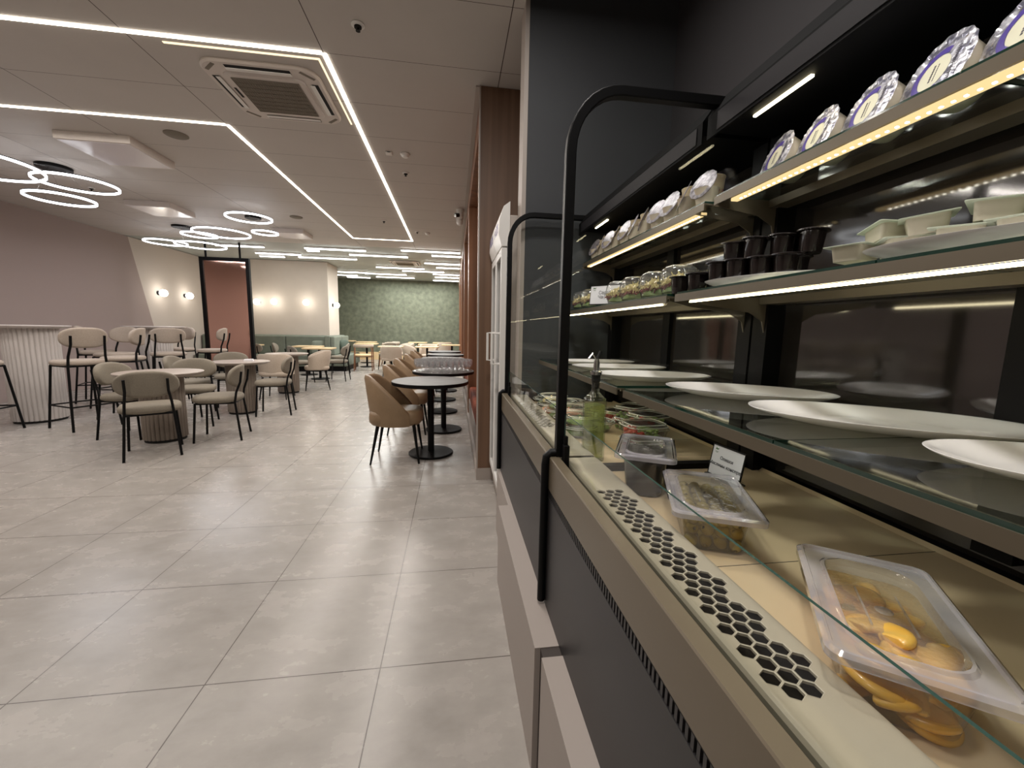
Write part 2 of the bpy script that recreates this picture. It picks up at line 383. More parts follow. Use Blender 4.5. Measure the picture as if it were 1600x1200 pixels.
# wood portal wall along the right side
struct(bx('trim_beam', M_wood, .203, .5, 3.31, 16.55, 2.86, H-.0))
for i, y in enumerate((3.31, 5.62, 7.93, 10.24, 12.55, 14.86)):
    o = struct(MB().box(.203, .85, y, y+.26, .10, 2.86).build('wall_column', M_woodd if i == 0 else M_wood, smooth=False))
struct(bx('wall_column', M_woodd, .2035, .85, 3.305, 3.31, .10, H-.004))
struct(bx('trim_column_edge', M_trim, .192, .203, 3.30, 3.335, .10, H))
struct(bx('trim_ceiling_edge', M_trim, .165, .203, 3.31, 16.5, H-.012, H))
struct(bx('baseboard_right', M_trim, .19, .85, 3.295, 3.60, 0, .10))
struct(bx('baseboard_bench', M_plinth, .19, .215, 3.60, 16.5, 0, .10))
struct(bx('baseboard_far', M_oak, XL, .2, 16.50, 16.55, 0, .30))

def lamp_bar(name, m, x0, x1, y0, y1, z0, z1, label, cat='light', group=None):
    o = bx(name, m, x0, x1, y0, y1, z0, z1); return tag(o, label, cat, group)
# recessed light lines of the ceiling
lamp_bar('light_strip', E_strip, -.872, -.842, 3.13, 9.06, H-.006, H+.004, 'long warm ceiling light line running away right of the air conditioner')
lamp_bar('light_strip', E_strip, -2.062, -2.035, 4.32, 9.06, H-.006, H+.004, 'long warm ceiling light line running away left of the air conditioner')
lamp_bar('light_strip', E_strip, -2.035, -.872, 9.035, 9.06, H-.006, H+.004, 'short warm light line closing the far end of the ceiling loop')
lamp_bar('light_strip', E_strip, XL, -.872, 3.112, 3.142, H-.006, H+.004, 'warm light line crossing the ceiling in front of the air conditioner')
lamp_bar('light_strip', E_strip, XL, -2.062, 4.305, 4.332, H-.006, H+.004, 'warm light line crossing the ceiling beyond the air conditioner')
o = MB().box(-1.87, -.905, 3.19, 3.207, H-.004, H-.0005).box(-.918, -.905, 3.207, 4.1, H-.004, H-.0005).build('light_gap', E_gold, smooth=False)
tag(o, 'thin golden light gap bent around the air conditioner panel', 'light')
# short bars of the rear ceiling
bars = [(-3.40, -2.05, 10.26), (-1.20, .15, 9.98), (-2.56, -1.15, 10.88), (-.53, .18, 10.50), (-4.0, -2.55, 11.6), (-.79, .18, 11.74), (-2.28, -.88, 12.88),
        (-.50, .18, 12.5), (-1.59, -.30, 13.46), (-3.74, -2.84, 14.3), (-2.93, -1.58, 14.46), (-.67, .18, 14.0), (-4.1, -3.33, 15.17), (-2.71, -1.39, 15.3),
        (-.64, .18, 14.75), (-3.8, -3.0, 15.7), (-.75, .18, 15.75), (-4.88, -3.83, 11.25), (-4.98, -4.39, 11.7), (-5.34, -4.33, 10.38), (-3.45, -3.18, 10.57)]
for i, (x0, x1, y) in enumerate(bars):
    o = MB().box(x0, x1, y-.03, y+.03, H-.05, H-.03, 0).box(x0-.005, x1+.005, y-.035, y+.035, H-.03, H+.012, 1).build('bar_light', [E_bar, M_white], smooth=False)
    side = 'left' if (x0+x1)/2 < -2.6 else ('middle' if (x0+x1)/2 < -.8 else 'right')
    tag(o, 'white ceiling light bar in the %s of the rear ceiling, %s back' % (side, ORD[sum(1 for b in bars[:i] if (('left' if (b[0]+b[1])/2 < -2.6 else ('middle' if (b[0]+b[1])/2 < -.8 else 'right')) == side) and b[2] < y)+sum(1 for b in bars[i+1:] if (('left' if (b[0]+b[1])/2 < -2.6 else ('middle' if (b[0]+b[1])/2 < -.8 else 'right')) == side) and b[2] < y)]), 'light', 'light bars of the rear ceiling')

# ceiling cassette air conditioner
def cassette(cx, cy, sz, label, detailed=True):
    t = thing('ceiling_air_conditioner', label, 'air conditioner', (cx, cy, H))
    b = MB(); o1 = rrect(sz, sz, sz*.17, 8); o2 = rrect(sz*.97, sz*.97, sz*.16, 8); o3 = rrect(sz*.72, sz*.72, sz*.07, 6)
    b.loft([o1, o1, o2], [0, -.012, -.022]); b.build('frame', M_ac, t)
    g = MB(); g.loft([rrect(sz*.70, sz*.70, sz*.07, 6), rrect(sz*.68, sz*.68, sz*.06, 6)], [-.022, -.034]); g.build('grille_panel', M_ac, t)
    q = MB(); k = sz*.29
    q.box(-k, k, -k, k, -.036, -.0335)
    n = 26
    for i in range(n+1):
        u = -k+2*k*i/n; q.box(u-.0015, u+.0015, -k, k, -.039, -.036)
    for i in range(9):
        u = -k+2*k*i/8; q.box(-k, k, u-.001, u+.001, -.039, -.036)
    q.build('vent_grille', M_acgr, t, smooth=False)
    for i in range(4):
        a = i*PI/2; s_ = MB(); s_.T = Matrix.Rotation(a, 4, 'Z')
        s_.box(-sz*.27, sz*.27, sz*.40, sz*.455, -.0235, -.021, 0); s_.box(-sz*.27, sz*.27, sz*.385, sz*.425, -.031, -.028, 1)
        s_.build('louvre', [M_dark, M_white], t, smooth=False)
        c_ = MB(); c_.T = Matrix.Rotation(a+PI/4, 4, 'Z'); c_.box(-.07*sz, .07*sz, sz*.555, sz*.585, -.0235, -.021); c_.build('corner_vent', M_acgr, t, smooth=False)
    bx('receiver', M_dark, -sz*.345, -sz*.325, -sz*.12, sz*.04, -.037, -.0335, t)
    return t
cassette(-1.37, 3.70, .80, 'square white ceiling air conditioner with mesh grille between the light lines')
cassette(-1.35, 12.1, .80, 'small distant white ceiling air conditioner among the rear light bars')

def disc(name, label, cat, x, y, r, h, m, prof=None, parts=None):
    o = MB().lathe(prof or [(r, 0), (r, -h*.5), (r*.9, -h)], 28).build(name, m); return tag(o, label, cat, loc=(x, y, H))
disc('ceiling_speaker', 'flat round grey ceiling speaker left of the light lines, nearer one', 'speaker', -2.66, 4.63, .10, .012, M_acgr)
disc('ceiling_speaker', 'flat round grey ceiling speaker further down the room', 'speaker', -2.62, 7.57, .10, .012, M_acgr)
def sprinkler(x, y, label):
    t = thing('sprinkler', label, 'sprinkler', (x, y, H)); MB().lathe([(.04, 0), (.04, -.006), (.026, -.012)], 20).build('rosette', M_white, t)
    MB().lathe([(.022, -.0125), (.022, -.02), (.008, -.022), (.008, -.035), (.014, -.036), (.014, -.038)], 16).build('head', M_dark, t)
sprinkler(-.573, 2.82, 'round sprinkler with dark centre on the ceiling nearest the dark wall')
sprinkler(-.558, 5.19, 'small sprinkler behind the smoke detector')
sprinkler(-1.18, 7.49, 'small sprinkler between the two long light lines')
sprinkler(-.68, 8.17, 'small sprinkler beside the end of the right light line')
sprinkler(-4.9, 6.6, 'small sprinkler over the near bar table beside the left wall')
disc('smoke_detector', 'round white smoke detector beside the small square sensor', 'smoke detector', -.503, 4.646, .05, .04, M_white, [(.05, 0), (.05, -.012), (.042, -.02), (.03, -.038), (.015, -.04)])
disc('smoke_detector', 'distant white smoke detector near the far end of the loop', 'smoke detector', -.494, 8.23, .05, .04, M_white, [(.05, 0), (.05, -.012), (.042, -.02), (.03, -.038), (.015, -.04)])
t = thing('motion_sensor', 'small square white ceiling sensor with dark slot', 'sensor', (-.666, 4.646, H)); bx('housing', M_white, -.035, .035, -.035, .035, -.02, 0, t, bevel=.006); bx('slot', M_dark, -.015, .015, -.0355, -.034, -.012, -.006, t)
# security cameras by the wood wall
for i, (x, y, z, lb) in enumerate(((.10, 7.0, H, 'white dome security camera on the ceiling edge, upper one'), (.10, 6.55, H, 'white bullet security camera with black lens by the wood columns'))):
    t = thing('security_camera', lb, 'security camera', (x, y, z)); MB().lathe([(.06, 0), (.06, -.03), (.05, -.05)], 20).build('mount', M_white, t)
    MB().lathe([(.05, -.05), (.055, -.08), (.04, -.115), (.015, -.13)], 20).build('dome', M_white if i == 0 else M_white, t)
    if i: MB().tube([(-.02, -.03, -.09), (-.075, -.06, -.10)], .03, 14).build('lens', M_blackg, t)

# surface mounted square panels
for i, (x, y, s_, lb) in enumerate(((-3.47, 5.07, .66, 'square white surface-mounted ceiling panel near the first pendant rings'), (-4.55, 7.4, .62, 'square white surface-mounted ceiling panel nearer the left wall'), (-3.1, 8.75, .55, 'small square white ceiling panel right of the far pendant rings'))):
    t = thing('ceiling_panel_lamp', lb, 'ceiling lamp', (x, y, H))
    bx('housing', M_ac, -s_/2, s_/2, -s_/2, s_/2, -.075, 0, t, bevel=.004)
    bx('diffuser', mat('gloss_diffuser', (225, 222, 228), .15), -s_/2+.02, s_/2-.02, -s_/2+.02, s_/2-.02, -.079, -.0745, t)

# ring pendants
def ring_pendant(loc, label, rings, canopy_r=.13):
    t = thing('ring_pendant', label, 'pendant lamp', (loc[0], loc[1], H))
    MB().lathe([(canopy_r, 0), (canopy_r, -.03), (canopy_r*.96, -.035)], 32).build('canopy', M_black, t)
    for (x, y, z, r) in rings:
        x -= loc[0]; y -= loc[1]; z -= H
        n = 56; b = MB(); prof = [(-.007, -.012), (.007, -.012), (.007, .016), (-.007, .016)]
        body = [[(x+(r+p)*math.cos(2*PI*k/n), y+(r+p)*math.sin(2*PI*k/n), z+q) for p, q in prof] for k in range(n)]
        b.rings(body, 0, closed=True); h_ = b.build('ring_frame', M_black, t)
        e = MB(); prof = [(-.0085, -.017), (.0085, -.017), (.0085, .006), (.0075, .006), (.0075, -.0125), (-.0075, -.0125), (-.0075, .006), (-.0085, .006)]
        e.rings([[(x+(r+p)*math.cos(2*PI*k/n), y+(r+p)*math.sin(2*PI*k/n), z+q) for p, q in prof] for k in range(n)], 0, closed=True); e.build('glow_ring', E_ring, h_)
        for k in range(3):
            a = 2*PI*k/3+.6; px, py = x+r*math.cos(a), y+r*math.sin(a)
            MB().tube([(px, py, z+.018), (canopy_r*.5*math.cos(a), canopy_r*.5*math.sin(a), -.03)], .0012, 5).build('cable', M_chrome, h_)
ring_pendant((-4.68, 5.81), 'pendant of three glowing rings hanging over the near bar table', [(-4.45, 5.80, 2.895, .37), (-4.60, 5.75, 2.70, .30), (-4.98, 5.12, 2.86, .60)], .16)
ring_pendant((-5.06, 8.75), 'cluster pendant of glowing rings hanging before the copper mirror', [(-4.15, 8.30, 2.90, .44), (-5.60, 9.15, 2.84, .34), (-5.00, 9.20, 2.82, .42), (-4.55, 8.35, 2.86, .27)], .16)
ring_pendant((-3.36, 7.72), 'pendant of two glowing rings right of the cluster', [(-3.12, 7.04, 2.90, .31), (-3.27, 7.93, 2.87, .20)], .12)

# globe wall lamps
def globe(x, y, z, dx, dy, label):
    t = thing('globe_wall_lamp', label, 'wall lamp', (x, y, z), 0, 'globe wall lamps')
    b = MB(); d = Vector((dx, dy, 0)); b.tube([(0, 0, 0), tuple(d*.025)], .05, 20); b.tube([tuple(d*.025), tuple(d*.05)], .02, 12); b.build('wall_plate', M_black, t)
    g = MB(); r = .085; c = d*.12
    g.rings([[(c.x+r*math.sin(PI*i/12)*math.cos(2*PI*k/20), c.y+r*math.sin(PI*i/12)*math.sin(2*PI*k/20), r*math.cos(PI*i/12)) for k in range(20)] for i in range(1, 12)]); g.build('globe', E_globe, t)
    l = bpy.data.lights.new('globe_light', 'POINT'); l.energy = 4.5; l.color = (1, .90, .76); l.shadow_soft_size = .09
    lo = bpy.data.objects.new('globe_light', l); COL.objects.link(lo); lo.location = (x+dx*.23, y+dy*.23, z)
globe(XL, 10.79, 1.96, 1, 0, 'glowing globe lamp on the left wall, nearer one')
globe(XL, 11.75, 1.97, 1, 0, 'glowing globe lamp on the left wall, further one')
globe(-5.45, 12.55, 1.90, 0, -1, 'glowing globe lamp on the beige pier just beside the mirror frame')
globe(-5.00, 12.55, 1.92, 0, -1, 'glowing globe lamp on the beige pier, middle one')
globe(-4.15, 12.55, 1.92, 0, -1, 'glowing globe lamp on the beige pier, rightmost facing the room')
globe(-3.58, 12.95, 1.89, 1, 0, 'glowing globe lamp on the narrow side of the pier beside the green wall')

# hanging copper mirror
t = thing('hanging_mirror', 'tall black framed copper-tinted mirror hung from the ceiling', 'mirror', (-5.06, 10.15, 0))
w2, z0, z1, fw = .51, .19, 2.735, .075
b = MB().box(-w2, -w2+fw, -.04, .04, z0, z1).box(w2-fw, w2, -.04, .04, z0, z1).box(-w2+fw, w2-fw, -.04, .04, z1-fw, z1).box(-w2+fw, w2-fw, -.04, .04, z0, z0+fw*2)
b.build('frame', M_black, t, smooth=False, bevel=.004)
bx('mirror_glass', M_copper, -w2+fw, w2-fw, -.012, .012, z0+fw*2, z1-fw, t)
for sx in (-.38, .32): MB().tube([(sx, 0, z1), (sx, 0, H)], .022, 10).build('hanger', M_black, t)

# ------------------------------------------------------------------ sofas
def sofa(name, label, x0, x1, y0, y1, back, seats):
    t = thing(name, label, 'sofa', (x0, y0, 0)); X, Y = x1-x0, y1-y0
    bx('plinth', M_black, .05, X-.05, .06, Y-.03, 0, .14, t)
    if back == 'y':
        bx('back', M_sofa, 0, X, Y-.16, Y, .14, 1.0, t, bevel=.03)
        n = seats
        for i in range(n):
            bx('seat_cushion', M_sofa, X*i/n+.003, X*(i+1)/n-.003, 0, Y-.16, .14, .46, t, bevel=.03)
            bx('back_cushion', M_sofa, X*i/n+.003, X*(i+1)/n-.003, Y-.27, Y-.155, .46, .98, t, bevel=.03)
    else:
        bx('back', M_sofa, 0, .16, 0, Y, .14, 1.0, t, bevel=.03)
        for i in range(seats):
            bx('seat_cushion', M_sofa, .16, X, Y*i/seats+.003, Y*(i+1)/seats-.003, .14, .46, t, bevel=.03)
            bx('back_cushion', M_sofa, .155, .27, Y*i/seats+.003, Y*(i+1)/seats-.003, .46, .98, t, bevel=.03)
    return t
sofa('bench_sofa', 'long sage green bench sofa along the beige pier', XL+.03, -3.62, 11.88, 12.54, 'y', 3)
sofa('bench_sofa', 'short sage green bench sofa turning the corner of the pier', -3.575, -2.98, 12.0, 13.6, 'x', 2)
def pillow(x, y, z, rot, m, label, s_=.42):
    b = MB(); o1 = sup(s_, s_, 5, 32)
    b.loft([[(u*.9, v*.9) for u, v in o1], o1, [(u*.9, v*.9) for u, v in o1], [(u*.5, v*.5) for u, v in o1]][0:0] or [[(u*.5, v*.5) for u, v in o1], [(u*.88, v*.88) for u, v in o1], o1, [(u*.88, v*.88) for u, v in o1], [(u*.5, v*.5) for u, v in o1]], [-.06, -.045, 0, .045, .06])
    o = b.build('cushion', m, sub=1); tag(o, label, 'cushion', loc=(x, y, z)); o.rotation_euler = rot
pillow(-3.75, 12.08, .66, (math.radians(75), 0, .1), M_sofa, 'light sage cushion leaning on the long bench sofa')
pillow(-3.20, 12.7, .67, (math.radians(75), 0, 1.2), M_sofad, 'dark green cushion leaning on the corner sofa')
# rust bench inside the wood portals
for i, y in enumerate((3.575, 5.885, 8.195, 10.505, 12.815)):
    t = thing('rust_bench', 'rust velvet built-in bench in the %s bay between wood columns' % ORD[i], 'bench', (.215, y, 0), 0, 'rust benches in the wood wall')
    bx('base', M_plinth, 0, .60, 0, 2.04, 0, .30, t); bx('seat', M_rust, .005, .60, .003, 2.037, .30, .47, t, bevel=.03); bx('back', M_rust, .49, .60, .003, 2.037, .47, 1.05, t, bevel=.03)

# ------------------------------------------------------------------ chairs
def pad(w, d, z0, z1, p=3.0, nx=32):
    b = MB(); o = sup(w, d, p, nx); h = z1-z0
    b.loft([[(x*.90, y*.90) for x, y in o], [(x*.985, y*.985) for x, y in o], o, [(x*.985, y*.985) for x, y in o], [(x*.93, y*.93) for x, y in o], [(x*.7, y*.7) for x, y in o]],
           [z0, z0+h*.18, z0+h*.45, z0+h*.72, z0+h*.92, z1]); return b
def oval_back(w, h, th, zc, y0, curve, tilt=.12, p=2.4):
    """curved oval back pad in the xz plane, bulging to -y in the middle"""
    b = MB(); o = sup(w, h, p, 36); rs = []
    for s_, k in ((-.5, .80), (-.42, .94), (0, 1.0), (.42, .94), (.5, .80)):
        rs.append([(x*k, y0+s_*th+curve*(x/(w/2))**2-tilt*(z*k), zc+z*k) for x, z in o])
    rs.insert(0, [(x*.4, y0-.56*th+curve*(x*.4/(w/2))**2-tilt*z*.4, zc+z*.4) for x, z in o]); rs.append([(x*.4, y0+.56*th+curve*(x*.4/(w/2))**2-tilt*z*.4, zc+z*.4) for x, z in o])
    return b.rings(rs)
def dining_chair():
    t = thing('dining_chair', '', 'chair')
    pad(.47, .45, .425, .495).build('seat', M_fabric2, t, ang=80)
    oval_back(.47, .25, .05, .70, -.215, .05).build('backrest', M_fabric2, t, ang=80)
    for sx in (-1, 1):
        MB().tube([(sx*.205, -.235, 0), (sx*.175, -.19, .42), (sx*.165, -.205, .53), (sx*.15, -.245, .64), (sx*.15, -.262, .755)], .0115, 8).build('leg', M_black, t)
        MB().tube([(sx*.205, .20, 0), (sx*.18, .17, .425)], .0115, 8).build('leg', M_black, t)
    MB().tube([(-.18, .17, .418), (.18, .17, .418), (.175, -.19, .418), (-.175, -.19, .418)], .011, 8, closed=True).build('seat_frame', M_black, t)
    return t
def bar_stool():
    t = thing('bar_stool', '', 'bar stool')
    pad(.45, .43, .755, .815).build('seat', M_fabric, t, ang=80)
    oval_back(.44, .24, .055, 1.075, -.205, .045, .12, 2.6).build('backrest', M_fabric, t, ang=80)
    for sx in (-1, 1):
        MB().tube([(sx*.225, -.26, 0), (sx*.175, -.185, .75), (sx*.165, -.19, .86), (sx*.15, -.235, 1.0), (sx*.15, -.25, 1.10)], .0125, 8).build('leg', M_black, t)
        MB().tube([(sx*.225, .245, 0), (sx*.18, .165, .75)], .0125, 8).build('leg', M_black, t)
    MB().tube([(-.18, .165, .748), (.18, .165, .748), (.175, -.185, .748), (-.175, -.185, .748)], .012, 8, closed=True).build('seat_frame', M_black, t)
    MB().tube([(-.21, .22, .28), (.21, .22, .28), (.207, -.23, .28), (-.207, -.23, .28)], .009, 8, closed=True).build('footrest', M_black, t)
    return t
def shell_chair(kind):
    brown = kind == 'brown'
    m = M_tan if brown else M_sand
    t = thing('upholstered_chair' if brown else 'tub_chair', '', 'chair')
    # wrap-around shell
    n = 25; rs = []; W, D = (.50, .52) if brown else (.54, .48)
    for i in range(n):
        u = -1+2*i/(n-1); a = math.radians(118 if brown else 125)*u
        x = math.sin(a)*W/2*(1.02 if abs(u) < 1 else 1); y = -math.cos(a)*D/2+.02
        q = abs(u)
        top = (.82-.34*max(0, (q-.25)/.75)**1.5) if brown else (.78-.13*max(0, (q-.3)/.7)**2)
        bot = .36 if brown else .42
        lean = .06*(1-q)
        nx_, ny_ = math.sin(a), -math.cos(a); th = .05 if brown else .06
        prof = []
        for s_, z in ((0, bot), (0, (bot+top)/2), (0, top-.03), (.3, top), (.7, top), (1, top-.03), (1, (bot+top)/2), (1, bot)):
            off = -th*s_; up = (z-bot)/(top-bot+1e-6)
            prof.append((x+nx_*off, y+ny_*off-lean*up, z))
        rs.append(prof)
    MB().rings(rs).build('back_shell', m, t, ang=60)
    pad(W-.05, D-.02, .36 if brown else .40, .50 if brown else .48, 3.4).build('seat', m, t, ang=80)
    for sx in (-1, 1):
        MB().tube([(sx*.21, -.22, 0), (sx*.165, -.15, .38)], [.009, .017], 10).build('leg', M_black, t)
        MB().tube([(sx*.21, .22, 0), (sx*.165, .17, .38)], [.009, .017], 10).build('leg', M_black, t)
    return t
def wood_armchair():
    t = thing('wooden_armchair', '', 'chair'); pad(.50, .48, .42, .48).build('seat', M_oak, t, ang=80)
    pts = [(.27*math.sin(a), -.25*math.cos(a), .72) for a in [math.radians(-110+220*k/20) for k in range(21)]]
    MB().tube(pts, .03, 10, sx=.6, sy=1.5).build('back_rail', M_sand, t)
    for sx in (-1, 1):
        MB().tube([(sx*.25, -.2, 0), (sx*.23, -.12, .70)], .016, 8).build('leg', M_wood, t)
        MB().tube([(sx*.26, .2, 0), (sx*.25, .10, .70)], .016, 8).build('leg', M_wood, t)
    MB().tube([(-.24, .17, .41), (.24, .17, .41), (.23, -.17, .41), (-.23, -.17, .41)], .014, 8, closed=True).build('seat_frame', M_wood, t)
    return t
def face(dx, dy): return math.atan2(-dx, dy)     # chairs are modelled facing +y

P_dc, U_dc = dining_chair(), []
GD = 'grey-brown dining chairs around the fluted tables'
for x, y, rz, lb in (
    (-2.90, 4.31, face(-.5, .85), 'taupe dining chair with its back to us, nearest to the camera'),
    (-3.55, 5.02, face(1, -.05), 'taupe dining chair on the left side of the nearest fluted table'),
    (-3.22, 5.52, face(.35, -.95), 'taupe dining chair behind the nearest fluted table, seen from behind its curved back'),
    (-2.58, 4.86, face(-1, -.22), 'taupe dining chair in profile right of the nearest fluted table'),
    (-2.55, 6.18, face(-1, -.2), 'taupe dining chair in profile right of the second fluted table'),
    (-3.45, 6.90, face(.45, -.9), 'taupe dining chair behind the second fluted table'),
    (-3.62, 6.15, face(1, .1), 'taupe dining chair hidden left of the second fluted table'),
    (-3.38, 9.62, face(.75, .65), 'taupe dining chair left of the round oak table by the bench'),
    (-2.70, 9.97, face(-1, .02), 'taupe dining chair right of the round oak table, in profile'),
    (-3.0, 11.35, face(-1, -.2), 'taupe dining chair between the oak table and the long bench'),
    (-4.85, 10.85, face(0, 1), 'taupe dining chair beside the mirror facing the long bench'),
    (-5.7, 10.85, face(-.3, 1), 'taupe dining chair behind the mirror facing the long bench'),
    (-4.28, 11.05, face(.9, .2), 'taupe dining chair in profile before the long bench'),
    (-1.95, 12.5, face(-.5, .8), 'taupe dining chair by the further oak tables near the green wall')):
    put(P_dc, U_dc, lb, (x, y, 0), rz, GD)
P_bs, U_bs = bar_stool(), []
GB = 'greige bar stools around the two high tables'
for x, y, rz, lb in (
    (-4.42, 5.50, face(-.83, .45), 'greige bar stool with its back to us at the near high table'),
    (-5.22, 5.18, face(-.1, 1), 'greige bar stool cut by the left edge of the picture'),
    (-4.40, 6.14, face(-1, -.3), 'greige bar stool right behind the nearest bar stool'),
    (-5.0, 6.85, face(-.1, -1), 'greige bar stool on the far side of the near high table'),
    (-5.62, 7.35, face(.9, .4), 'greige bar stool left of the far high table, facing us'),
    (-4.45, 7.10, face(-.6, .85), 'greige bar stool with its back to us before the far high table'),
    (-4.38, 8.15, face(-1, -.2), 'greige bar stool in profile right of the far high table'),
    (-5.1, 8.40, face(-.2, -1), 'greige bar stool behind the far high table')):
    put(P_bs, U_bs, lb, (x, y, 0), rz, GB)
P_br, U_br = shell_chair('brown'), []
for i, (x, y) in enumerate(((-.54, 3.97), (-.55, 5.02), (-.56, 6.05), (-.55, 7.15), (-.56, 8.3))):
    put(P_br, U_br, 'tan leatherette chair at the %s black round table along the wood wall' % ORD[i], (x, y, 0), face(1, 0), 'tan chairs along the wood wall')
P_tb, U_tb = shell_chair('sand'), []
for x, y, rz, lb in ((-3.05, 7.52, face(-.05, 1), 'sand upholstered tub chair seen from behind at the third fluted table'),
                     (-2.72, 8.60, face(-.9, -.3), 'sand upholstered tub chair right of the third fluted table'),
                     (-1.62, 11.0, face(-.1, 1), 'pale tub chair with its back to us in the middle of the far room'),
                     (-1.25, 12.35, face(1, .1), 'pale tub chair left of the far oak tables by the wood wall'),
                     (-.75, 12.6, face(0, -1), 'pale tub chair between two oak tables by the wood wall'),
                     (-.3, 14.6, face(0, 1), 'pale tub chair near the green wall by the wood columns'),
                     (-1.5, 13.3, face(-.7, -.5), 'pale tub chair right of the middle oak tables')):
    put(P_tb, U_tb, lb, (x, y, 0), rz, 'sand tub chairs')
P_wa, U_wa = wood_armchair(), []
for x, y, rz, lb in ((-2.60, 12.35, face(-.1, 1), 'wooden armchair with pale seat beside the corner of the green sofa'),
                     (-2.2, 13.9, face(-1, 0), 'wooden armchair at the middle oak tables'),
                     (-2.15, 14.9, face(-1, .2), 'wooden armchair near the green wall at the left oak tables')):
    put(P_wa, U_wa, lb, (x, y, 0), rz, 'wooden armchairs')

# ------------------------------------------------------------------ tables
def fluted(rx, ry, z0, z1, ribs, amp):
    n = ribs*6; b = MB(); o = []
    for k in range(n):
        a = 2*PI*k/n; f = 1-amp+amp*abs(math.sin(ribs*a/2))**.6
        o.append((rx*f*math.cos(a), ry*f*math.sin(a)))
    return b.loft([o, o], [z0, z1])
def fluted_table(x, y, h, R, rb, label, bar=False):
    t = thing('high_table' if bar else 'fluted_table', label, 'table', (x, y, 0), 0, None)
    MB().lathe([(rb*.93, 0), (rb*.93, .03)], 36).build('foot', M_dark, t)
    fluted(rb, rb, .03, h-.03, 34 if bar else 30, .07).build('fluted_base', M_fluteW if bar else M_fluteT, t, ang=50)
    MB().lathe([(R*.90, h-.035), (R*.985, h-.016), (R, h-.010), (R, h-.002), (R*.995, h)], 56).build('table_top', M_tabW if bar else M_tabT, t, ang=30)
    return t
fluted_table(-3.12, 4.82, .745, .38, .195, 'round taupe table on a fluted drum base, nearest to the camera')
fluted_table(-3.02, 6.27, .745, .37, .185, 'round taupe table on a fluted drum base with a white folded paper')
fluted_table(-3.10, 8.15, .745, .36, .185, 'round taupe table on a fluted drum base, third and furthest')
fluted_table(-5.22, 5.88, 1.205, .36, .25, 'high pale round bar table on a fluted base at the left edge', True)
fluted_table(-5.04, 7.74, 1.205, .42, .23, 'high pale round bar table on a fluted base before the mirror', True)
o = MB().prism([(-.06, 0), (.06, 0), (.05, .045), (-.055, .04)], 'y', -.05, .05).build('folded_paper', M_paper, smooth=False); tag(o, 'small white folded paper on the second fluted table', 'paper', loc=(-2.93, 6.33, .745), rz=.3); o.scale = (1, 1, .6)

def black_table():
    t = thing('round_table', '', 'table')
    b = MB().lathe([(.36, .715), (.372, .718), (.375, .722), (.375, .748), (.373, .75)], 56, cap1=False).build('top_edge', M_black, t, ang=30)
    MB().lathe([(.373, .7501), (.371, .7515)], 56).build('table_top', M_tabG, t, ang=30)
    MB().lathe([(.032, .022), (.032, .715)], 20).build('column', M_black, t, ang=30)
    MB().lathe([(.22, .008), (.222, .012), (.222, .02), (.215, .026), (.05, .030), (.034, .034)], 48).build('base_disc', M_black, t, ang=30)
    f = MB()
    for k in range(5): a = 2*PI*k/5; f.lathe([(.015, 0), (.015, .009)], 12, o=(.18*math.cos(a), .18*math.sin(a), 0))
    f.build('glides', M_dark, t)
    return t
P_rt, U_rt = black_table(), []
for i, (x, y, lb) in enumerate(((-.225, 4.07, 'black round pedestal table, nearest along the wood wall'), (-.12, 5.04, 'black round pedestal table crowded with drinking glasses'), (-.16, 6.18, 'black round pedestal table just behind the table of glasses'),
                                (-.18, 7.22, 'black round pedestal table, fourth along the wood wall'), (-.15, 8.3, 'black round pedestal table, fifth along the wood wall'), (-.2, 9.4, 'black round pedestal table, furthest along the wood wall'))):
    put(P_rt, U_rt, lb, (x, y, 0), None, 'black round tables along the wood wall')
def oak_table():
    t = thing('oak_table', '', 'table'); MB().loft([rrect(.66, .62, .10, 6)]*2, [.722, .75]).build('table_top', M_oak, t, bevel=.004, ang=30)
    MB().lathe([(.03, .02), (.03, .722)], 16).build('column', M_black, t, ang=30); MB().lathe([(.21, 0), (.21, .014), (.04, .024)], 36).build('base_disc', M_black, t, ang=30); return t
P_ot, U_ot = oak_table(), []
for i, (x, y, lb) in enumerate(((-3.18, 10.28, 'pale oak table with black base before the green bench, nearest of the oak ones'), (-3.72, 11.15, 'pale oak table close to the corner of the bench'), (-5.35, 11.5, 'pale oak table behind the copper mirror by the bench'),
    (-1.73, 11.75, 'pale oak table in front of the pale tub chair'), (-2.73, 13.45, 'pale oak table behind the wooden armchair'), (-3.05, 15.0, 'pale oak table second from the green wall on the left'), (-4.0, 16.0, 'pale oak table against the green wall, furthest left'),
    (-.74, 11.75, 'pale oak table right of the middle, nearest of the right rows'), (-.80, 13.45, 'pale oak table second of the row near the wood wall'), (-1.3, 15.35, 'pale oak table by the green wall in the middle'), (-.42, 15.3, 'pale oak table by the green wall, second from right'),
    (-.05, 13.4, 'pale oak table tucked beside the wood columns'))):
    put(P_ot, U_ot, lb, (x, y, 0), None, 'pale oak tables in the rear room')
# drinking glasses on the second black table
t = thing('wine_glass', '', 'glass')
MB().lathe([(.030, 0), (.029, .003), (.006, .007), (.0035, .012), (.0035, .045), (.012, .055), (.028, .075), (.032, .10), (.029, .14), (.0275, .14), (.030, .10), (.026, .077), (.004, .058)], 18, cap1=True).build('glass_body', M_wine, t, ang=60)
U = []; cnt = 0
for r_, n_ in ((.325, 27), (.26, 22), (.195, 16), (.13, 10), (.065, 5), (0, 1)):
    for k in range(n_):
        a = 2*PI*k/n_+r_*9; x, y = -.12+r_*math.cos(a), 5.04+r_*math.sin(a)
        put(t, U, 'clear stemmed drinking glass in the crowd on the black round table', (x, y, .7515), 0, 'drinking glasses on the round table')

